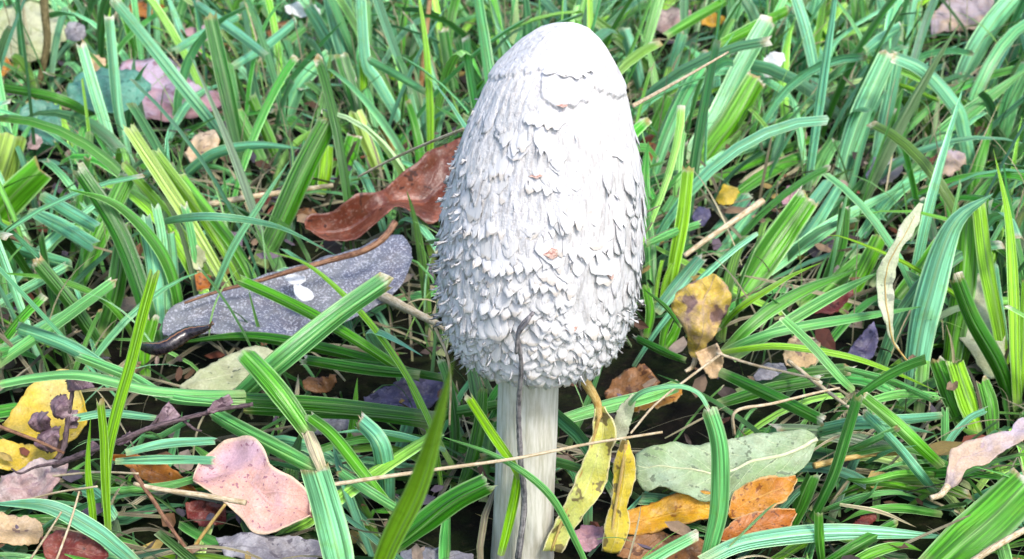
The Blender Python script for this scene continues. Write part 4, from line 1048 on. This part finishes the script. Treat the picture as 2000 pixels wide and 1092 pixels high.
blades('dark green blade lying level left of the mushroom stem', 'dark level blades left of the stem',
       [('d', 30, [(860, 815), (740, 800), (595, 786), (370, 774)], dict(h=.028, prob=.9)), ('d', 24, [(840, 830), (720, 812), (600, 806), (480, 800)], dict(h=.024)), ('d', 22, [(820, 732), (720, 722), (590, 702)], dict(h=.024)), ('d', 24, [(980, 790), (930, 800), (860, 812)], dict(h=.02))])
blades('green blade slanting down right behind the long pale straw', 'slanting blades behind the long straw',
       [('v', 24, [(770, 1000), (710, 925), (650, 850), (600, 810)], dict(h=[.012, .024, .03, .03])), ('m', 20, [(800, 1010), (720, 960), (660, 920)], dict(h=[.01, .02, .022])), ('d', 26, [(900, 960), (925, 890), (940, 820), (944, 760)], dict(dz=0)),
        ('d', 20, [(880, 930), (890, 850), (880, 760), (862, 700)], dict(dz=0)), ('l', 12, [(862, 960), (850, 880), (820, 800), (790, 735)], dict(dz=0, tip='point')), ('p', 12, [(870, 880), (800, 855), (720, 842), (640, 846)], dict(h=.03, tip='point'))])
blades('short green blade with mown end standing above the brown leaf', 'mown blades above the brown leaf',
       [('v', 34, [(664, 362), (676, 318), (692, 264)], {}), ('v', 24, [(788, 310), (786, 285), (784, 260)], {}), ('l', 26, [(628, 380), (636, 340), (640, 284)], {}), ('v', 26, [(600, 380), (612, 330), (622, 296)], {}), ('d', 24, [(896, 215), (884, 160), (866, 56)], {}), ('p', 12, [(866, 215), (838, 122), (806, 50)], {}),
        ('v', 14, [(780, 170), (787, 64), (794, -10)], {}), ('m', 18, [(955, 95), (915, 42), (880, -8)], {}), ('p', 12, [(826, 290), (812, 230), (800, 180)], {}), ('p', 10, [(850, 290), (860, 240), (872, 205)], {}), ('b', 18, [(846, 290), (830, 240), (836, 190)], {})])
blades('bluish blade slanting through far grass left of the cap', 'bluish blades in far grass left',
       [('b', 20, [(520, 110), (470, 70), (380, 5)], dict(h=.06)), ('b', 18, [(340, 100), (390, 70), (470, 30)], dict(h=.05)), ('b', 24, [(680, 160), (640, 80), (600, 10)], dict(dz=-.01)), ('b', 24, [(700, 180), (668, 100), (640, -10)], {}), ('m', 16, [(830, 180), (770, 145), (720, 118)], dict(h=.05)),
        ('m', 14, [(500, 160), (530, 110), (600, 50)], dict(dz=0)), ('b', 18, [(455, 130), (520, 90), (580, 40)], dict(h=.05)), ('m', 22, [(470, 250), (455, 190), (445, 120)], {}), ('v', 26, [(520, 330), (490, 270), (462, 215)], {}), ('v', 22, [(545, 320), (520, 260), (490, 190)], {}), ('p', 14, [(520, 215), (490, 160), (465, 125)], {}), ('m', 22, [(70, 300), (72, 250), (62, 200)], {})])
blades('slanting blade in far grass right of the cap tip', 'blades in far grass right',
       [('v', 24, [(1258, 285), (1284, 235), (1308, 184)], {}), ('b', 25, [(1256, 190), (1236, 110), (1218, 55)], {}), ('b', 22, [(1296, 180), (1318, 110), (1334, 62)], {}), ('v', 20, [(1300, 70), (1350, 40), (1420, 0)], dict(h=.05)), ('v', 22, [(1400, 90), (1460, 60), (1540, 20)], dict(h=.05)),
        ('b', 22, [(1690, 100), (1720, 78), (1760, 52)], dict(h=.06)), ('p', 40, [(1870, 175), (1900, 110), (1940, 45), (1990, -15)], {}), ('m', 35, [(1950, 310), (1972, 200), (2010, 120)], {}), ('l', 10, [(1835, 198), (1790, 178), (1752, 164)], dict(h=.04)), ('m', 30, [(1580, 360), (1605, 310), (1630, 270)], {}), ('b', 24, [(1790, 90), (1775, 50), (1770, 0)], {}), ('v', 18, [(1700, 70), (1690, 30), (1680, -10)], {})])
blades('frayed or folded blade slanting right between straw and wide bluish blades', 'slanting blades right of the cap',
       [('p', 22, [(1356, 345), (1400, 315), (1444, 294), (1540, 270)], dict(dz=.03)), ('v', 18, [(1385, 355), (1480, 312), (1600, 264)], dict(dz=.04)), ('v', 24, [(1420, 390), (1500, 335), (1570, 300)], dict(dz=.04)), ('b', 24, [(1380, 470), (1420, 430), (1460, 380)], dict(dz=.02)), ('b', 20, [(1400, 500), (1440, 450), (1480, 395)], dict(dz=.02)),
        ('m', 16, [(1262, 478), (1321, 453), (1370, 437)], dict(h=.03)), ('b', 24, [(1500, 500), (1560, 430), (1620, 350)], dict(dz=.03)), ('b', 22, [(1530, 520), (1590, 440), (1640, 360)], dict(dz=.03)), ('m', 22, [(1262, 470), (1290, 430), (1320, 380)], dict(dz=0)), ('d', 20, [(1600, 470), (1640, 410), (1690, 350)], dict(dz=.03))])
blades('green blade lying level below the pale tan leaf stalk', 'level blades below the pale leaf',
       [('v', 14, [(1822, 965), (1740, 946), (1680, 948), (1632, 972)], dict(h=[.008, .020, .020, .012], tip='point')), ('m', 12, [(1600, 1000), (1680, 972), (1745, 962), (1800, 974)], dict(h=[.006, .016, .018, .012], tip='point')),
        ('v', 16, [(1830, 928), (1760, 926), (1690, 940), (1630, 930)], dict(h=[.01, .024, .024, .016], tip='point')), ('b', 20, [(1586, 850), (1660, 830), (1740, 830), (1826, 846)], dict(h=[.014, .028, .03, .02], tip='point')),
        ('b', 20, [(1840, 812), (1760, 820), (1680, 822), (1596, 838)], dict(h=[.016, .03, .03, .022])), ('m', 14, [(1630, 892), (1690, 868), (1752, 838)], dict(h=[.012, .026, .034])), ('v', 18, [(1840, 1004), (1760, 992), (1690, 998), (1640, 1022)], dict(h=[.006, .014, .014, .008], tip='point')),
        ('d', 24, [(1600, 1110), (1670, 1068), (1752, 1024)], dict(h=[.006, .012, .014])), ('v', 22, [(1625, 1125), (1700, 1082), (1760, 1066), (1800, 1076)], dict(h=[.006, .013, .014, .01], tip='point')),
        ('p', 9, [(1690, 905), (1740, 880), (1790, 870)], dict(h=[.012, .026, .03], tip='point')), ('m', 8, [(1650, 1000), (1700, 965), (1720, 930)], dict(h=[.008, .02, .026], tip='point')), ('s', 8, [(1640, 985), (1720, 1000), (1790, 1030)], dict(h=[.02, .018, .012], tip='point')),
        ('m', 10, [(1820, 900), (1760, 905), (1700, 925)], dict(h=[.014, .026, .026], tip='point'))])
blades('short torn green blade standing between pale leaf and cream leaf', 'short torn blades by the cream leaf',
       [('v', 36, [(1880, 830), (1856, 770), (1830, 702)], {}), ('l', 38, [(1910, 845), (1890, 780), (1866, 705)], {}), ('b', 14, [(1840, 930), (1850, 870), (1890, 820), (1930, 800)], dict(dz=0)), ('m', 16, [(1848, 900), (1846, 850), (1846, 800)], {}), ('l', 20, [(1985, 800), (1996, 700), (2004, 540)], {}), ('b', 22, [(1968, 720), (1950, 610), (1940, 520)], {}), ('v', 30, [(1940, 850), (1935, 790), (1920, 740)], {})])
blades('long green blade running up right between dried leaf and toothed leaf', 'long blades right of the dried leaf',
       [('m', 24, [(1430, 700), (1520, 640), (1620, 580), (1720, 530)], dict(h=[.02, .03, .036, .034], tip='point')), ('v', 30, [(1560, 600), (1620, 560), (1690, 500)], dict(dz=.02)), ('v', 34, [(1640, 610), (1680, 540), (1720, 460)], dict(dz=.0)), ('d', 30, [(1700, 560), (1740, 500), (1790, 430)], dict(dz=.01)), ('d', 26, [(1610, 560), (1640, 480), (1650, 400)], {}), ('v', 36, [(1740, 600), (1790, 540), (1840, 470)], dict(dz=.01)), ('d', 26, [(1405, 726), (1505, 772), (1606, 822)], dict(h=.03)), ('d', 24, [(1400, 790), (1500, 760), (1600, 742)], dict(h=.018)), ('d', 28, [(1440, 770), (1540, 735), (1660, 720)], dict(h=.014)), ('m', 14, [(1650, 720), (1740, 745), (1820, 780)], dict(h=.026)), ('m', 18, [(1680, 790), (1760, 770), (1840, 776)], dict(h=.024))])
blades('small green blade growing in shade right below the cap', 'small blades under the cap right side',
       [('v', 14, [(1290, 690), (1300, 640), (1322, 600)], {}), ('v', 18, [(1262, 660), (1270, 610), (1262, 560)], {}), ('l', 10, [(1290, 600), (1300, 550), (1315, 512)], {}), ('l', 8, [(1280, 600), (1285, 550), (1295, 505)], {}), ('v', 20, [(1300, 680), (1316, 655), (1326, 630)], {}), ('d', 16, [(1340, 705), (1300, 690), (1240, 660)], dict(h=.02))])

# ------------------------------------------------------------------ the rest of the lawn, uncountable
HOLLOW = [(1255, 745, .034), (1290, 830, .026), (1180, 800, .02), (1500, 815, .022), (1640, 660, .022), (130, 880, .022), (830, 760, .028), (700, 880, .018), (400, 900, .02), (1240, 980, .02), (250, 660, .02), (820, 560, .03), (880, 1040, .02), (1740, 1050, .02)]  # spots cleared of grass so the darkened soil stands for deep shade
def lawn(name, label, cat, N, ylo, yhi, lmin, lmax, wmin, wmax, pick, lie, seed, S=9, mat=GRASS, cutp=.6, zmax=.0, dens_gap=0.0, rej=1.0):
    g = np.random.default_rng(seed)
    y = ylo + (yhi - ylo) * g.random(N) ** .85
    half = .17 + (y + .45) * .42
    x = (g.random(N) * 2 - 1) * half
    # patchy density
    el0 = np.radians(g.normal(58, 17, N)); bend = np.radians(g.normal(55, 30, N))
    az = np.where(x < .01, g.normal(118, 38, N), g.normal(48, 36, N))
    rand = g.random(N) < .33
    az = np.where(rand, g.random(N) * 360, az)
    near = y < .06
    az = np.where(near & (g.random(N) < .5), np.where(g.random(N) < .5, g.normal(8, 14, N), g.normal(172, 14, N)), az)
    el0 = np.where(near, el0 * .6, el0)
    if lie: el0 = np.radians(g.uniform(0, 16, N)); bend = np.radians(g.normal(6, 12, N))
    az = np.radians(az)
    L = lmin + (lmax - lmin) * g.random(N) ** 1.4
    L = np.where(near & (not lie), L * .62, L)
    W = wmin + (wmax - wmin) * g.random(N)
    t = np.linspace(0, 1, S)
    el = el0[:, None] - bend[:, None] * t[None, :] ** 1.3
    azt = az[:, None] + g.normal(0, .35, N)[:, None] * t[None, :]
    ds = L[:, None] / (S - 1)
    D = np.stack([np.cos(el) * np.cos(azt), np.cos(el) * np.sin(azt), np.sin(el)], -1)
    P = np.concatenate([np.zeros((N, 1, 3)), np.cumsum(D[:, :-1] * ds[..., None], 1)], 1)
    z0 = g.random(N) * zmax - .002
    P = P + np.stack([x, y, z0], -1)[:, None, :]
    P[..., 2] = np.maximum(P[..., 2], .001 + .004 * g.random((N, 1)))
    P[:, 0, 2] = z0
    # keep clear of the placed things
    px, pyy, dp = project(P.reshape(-1, 3))
    ix = np.floor(px / 5).astype(int); iy = np.floor(pyy / 5).astype(int)
    ok = (ix >= 0) & (ix < MW) & (iy >= 0) & (iy < MH) & (dp > .05)
    pr = np.zeros(N * S)
    md = mdepth[np.clip(iy, 0, MH - 1), np.clip(ix, 0, MW - 1)]; mp = mprob[np.clip(iy, 0, MH - 1), np.clip(ix, 0, MW - 1)]
    pr = np.where(ok & (dp < md + .002) & (md > 0), mp, 0).reshape(N, S).max(1)
    keep = g.random(N) > pr * rej
    # not inside cap or stem
    q = P.reshape(-1, 3)
    rc = np.interp(q[:, 2], zs_, rrs); cxx = np.interp(q[:, 2], zs_, cxs)
    rc = np.where(q[:, 2] < ZB, .0105, rc)
    inside = (np.hypot(q[:, 0] - cxx, q[:, 1]) < rc + .0015) & (q[:, 2] < ZT)
    keep &= ~inside.reshape(N, S).any(1)
    for (hx, hy, hr) in HOLLOW:
        c = on_h(hx, hy, 0)
        keep &= ~((np.hypot(P[:, 0, 0] - c.x, P[:, 0, 1] - c.y) < hr) & (g.random(N) < .88))
        keep &= ~((np.hypot(P[:, S // 2, 0] - c.x, P[:, S // 2, 1] - c.y) < hr * .8) & (g.random(N) < .75))
    # nothing right before the lens
    keep &= ~((q[:, 1] < -.17).reshape(N, S).any(1))
    # a blade before the mushroom hides it only rarely
    P, az, W, azt = P[keep], az[keep], W[keep], azt[keep]
    K = len(P)
    T = np.gradient(P, axis=1); T /= np.linalg.norm(T, axis=2, keepdims=True) + 1e-12
    sd_ = np.stack([-np.sin(azt), np.cos(azt), np.zeros_like(azt)], -1)
    nn = np.cross(sd_, T)
    roll = g.normal(0, .7, K)[:, None, None] + g.normal(0, .5, K)[:, None, None] * t[None, :, None]
    s2 = sd_ * np.cos(roll) + nn * np.sin(roll); n2 = nn * np.cos(roll) - sd_ * np.sin(roll)
    cut = g.random(K) < cutp
    prof_c = (.7 + .3 * np.minimum(1, t / .4)) * (1 - .12 * np.maximum(0, t - .6) / .4)
    prof_p = (.7 + .3 * np.minimum(1, t / .4)) * ((1 - np.maximum(0, (t - .4) / .6) ** 1.5) * .95 + .05)
    pf = np.where(cut[:, None], prof_c[None], prof_p[None]) * W[:, None]
    us = np.array([-1., 0., 1.])
    V = P[:, :, None, :] + s2[:, :, None, :] * (us[None, None, :, None] * .5 * pf[:, :, None, None]) + n2[:, :, None, :] * ((np.abs(us) - .5)[None, None, :, None] * .26 * pf[:, :, None, None])
    V[:, -1] += T[:, -1][:, None, :] * (g.random((K, 3)) - .5)[..., None] * .004 * cut[:, None, None]
    V = V.reshape(-1, 3)
    uv = np.stack(np.broadcast_arrays((us * .5 + .5)[None, None, :], t[None, :, None], ), -1)
    uv = np.broadcast_to(uv, (K, S, 3, 2)).reshape(-1, 2)
    tn, vl = pick(g, K, P)
    tn[:, 2] = cut * np.where(g.random(K) < .4, .9, .25)
    tint = np.repeat(tn, S * 3, axis=0); val = np.repeat(vl, S * 3)
    f = []
    for i in range(S - 1):
        for qn in range(2):
            a = i * 3 + qn; f.append((a, a + 1, a + 4, a + 3))
    f = np.array(f)
    Fc = (f[None] + (np.arange(K) * S * 3)[:, None, None]).reshape(-1, 4)
    o = mesh_obj(name, V, Fc.tolist(), mat, (0, 0, 0), None, uv=uv, tint=tint, val=val)
    return tag(o, label, cat, kind='stuff')
def pick_green(g, K, P):
    r = g.random(K); far = np.clip(P[:, 0, 1] / .5, 0, 1)  # far drives painted haze: blades more often bluish, and brighter, with distance
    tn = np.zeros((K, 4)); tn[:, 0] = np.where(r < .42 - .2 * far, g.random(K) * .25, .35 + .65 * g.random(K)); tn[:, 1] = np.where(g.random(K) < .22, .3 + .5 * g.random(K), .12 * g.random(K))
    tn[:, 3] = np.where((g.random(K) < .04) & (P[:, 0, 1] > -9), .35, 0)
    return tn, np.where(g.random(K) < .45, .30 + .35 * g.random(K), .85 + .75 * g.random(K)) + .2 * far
def pick_low(g, K, P):
    tn = np.zeros((K, 4)); tn[:, 0] = g.random(K) * .6; tn[:, 1] = .35 * g.random(K); tn[:, 3] = np.where(g.random(K) < .18, 1.0, 0)
    return tn, np.where(g.random(K) < .5, .25 + .3 * g.random(K), .7 + .7 * g.random(K))
def pick_straw(g, K, P):
    tn = np.zeros((K, 4)); tn[:, 3] = 1; tn[:, 0] = .3
    return tn, np.where(g.random(K) < .45, .12 + .25 * g.random(K), .45 + .6 * g.random(K))
lawn('lawn_grass', 'long mown lawn grass leaning in all directions round the mushroom', 'grass', 7500, -.10, .95, .045, .125, .0030, .0068, pick_green, False, 21)
lawn('low_grass', 'fine low grass filling the gaps between the long blades', 'grass', 7500, -.08, .85, .025, .07, .0007, .0022, pick_low, False, 22, S=7, cutp=.3)
lawn('dry_thatch', 'loose dry grass bits and thatch on the soil', 'thatch', 4200, -.08, .85, .02, .07, .0007, .0024, pick_straw, True, 23, S=5, zmax=.014, cutp=.2)

def pick_wisp(g, K, P):
    tn = np.zeros((K, 4)); st = g.random(K) < .45
    tn[:, 3] = np.where(st, 1.0, .15); tn[:, 0] = g.random(K); tn[:, 1] = .5 * g.random(K)
    return tn, np.where(st, .6 + .7 * g.random(K), .9 + .8 * g.random(K))
lawn('grass_wisps', 'thin pale grass strands and torn fibres tangled over the lawn', 'grass', 4200, -.06, .75, .02, .075, .0004, .0011, pick_wisp, False, 29, S=9, cutp=.1, zmax=.022, rej=.9)
def litter():
    g = random.Random(41)
    cols = [(.10, .045, .02), (.20, .10, .045), (.30, .2, .12), (.05, .035, .03), (.16, .12, .17), (.36, .28, .22), (.22, .06, .03), (.42, .30, .08), (.09, .08, .11)]
    m = NT('leaf_crumbs')
    at = m.n('ShaderNodeAttribute', attribute_name='tint').outputs['Color']
    geo = m.n('ShaderNodeNewGeometry').outputs['Position']
    a = m.noise(geo, 500, 4, .6)
    base = m.mix(m.math('MULTIPLY', a, .7), at, (.05, .035, .03))
    mat = m.surf(base, .6, .3, m.bump(a, .8, .0006))
    V = []; Fc = []; tn = []
    for k in range(2600):
        y = -.05 + .85 * g.random() ** .9; x = (g.random() * 2 - 1) * (.17 + (y + .45) * .40)
        if math.hypot(x - .003, y) < .014: continue
        a0 = g.random() * 6.28; L = g.uniform(.003, .012) * (1.6 if g.random() < .12 else 1); W = L * g.uniform(.3, .8)
        n = Vector((g.gauss(0, .45), g.gauss(-.2, .45), 1)).normalized()
        e = Vector((math.cos(a0), math.sin(a0), 0)); e = (e - n * e.dot(n)).normalized(); f = n.cross(e)
        c = Vector((x, y, g.uniform(.002, .016)))
        b0 = len(V); cl = g.choice(cols); q = g.uniform(.7, 1.3)
        cv = g.uniform(-.4, .4)
        for (i, j) in [(-1, 0), (-.45, -.8), (.3, -1), (1, -.1), (.5, .8), (-.4, .95), (0, 0)]:
            V.append(c + e * (i * L * .5 * g.uniform(.8, 1.15)) + f * (j * W * .5 * g.uniform(.7, 1.2)) + n * (cv * L * (i * i + j * j) * .5 + g.uniform(-.05, .05) * L))
            tn.append((cl[0] * q, cl[1] * q, cl[2] * q, 1))
        for i in range(6): Fc.append((b0 + 6, b0 + i, b0 + (i + 1) % 6))
    o = mesh_obj('leaf_litter', V, Fc, mat, tint=tn, smooth=False)
    tag(o, 'crumbs of dead leaves scattered on the soil under the grass', 'litter', kind='stuff')
litter()
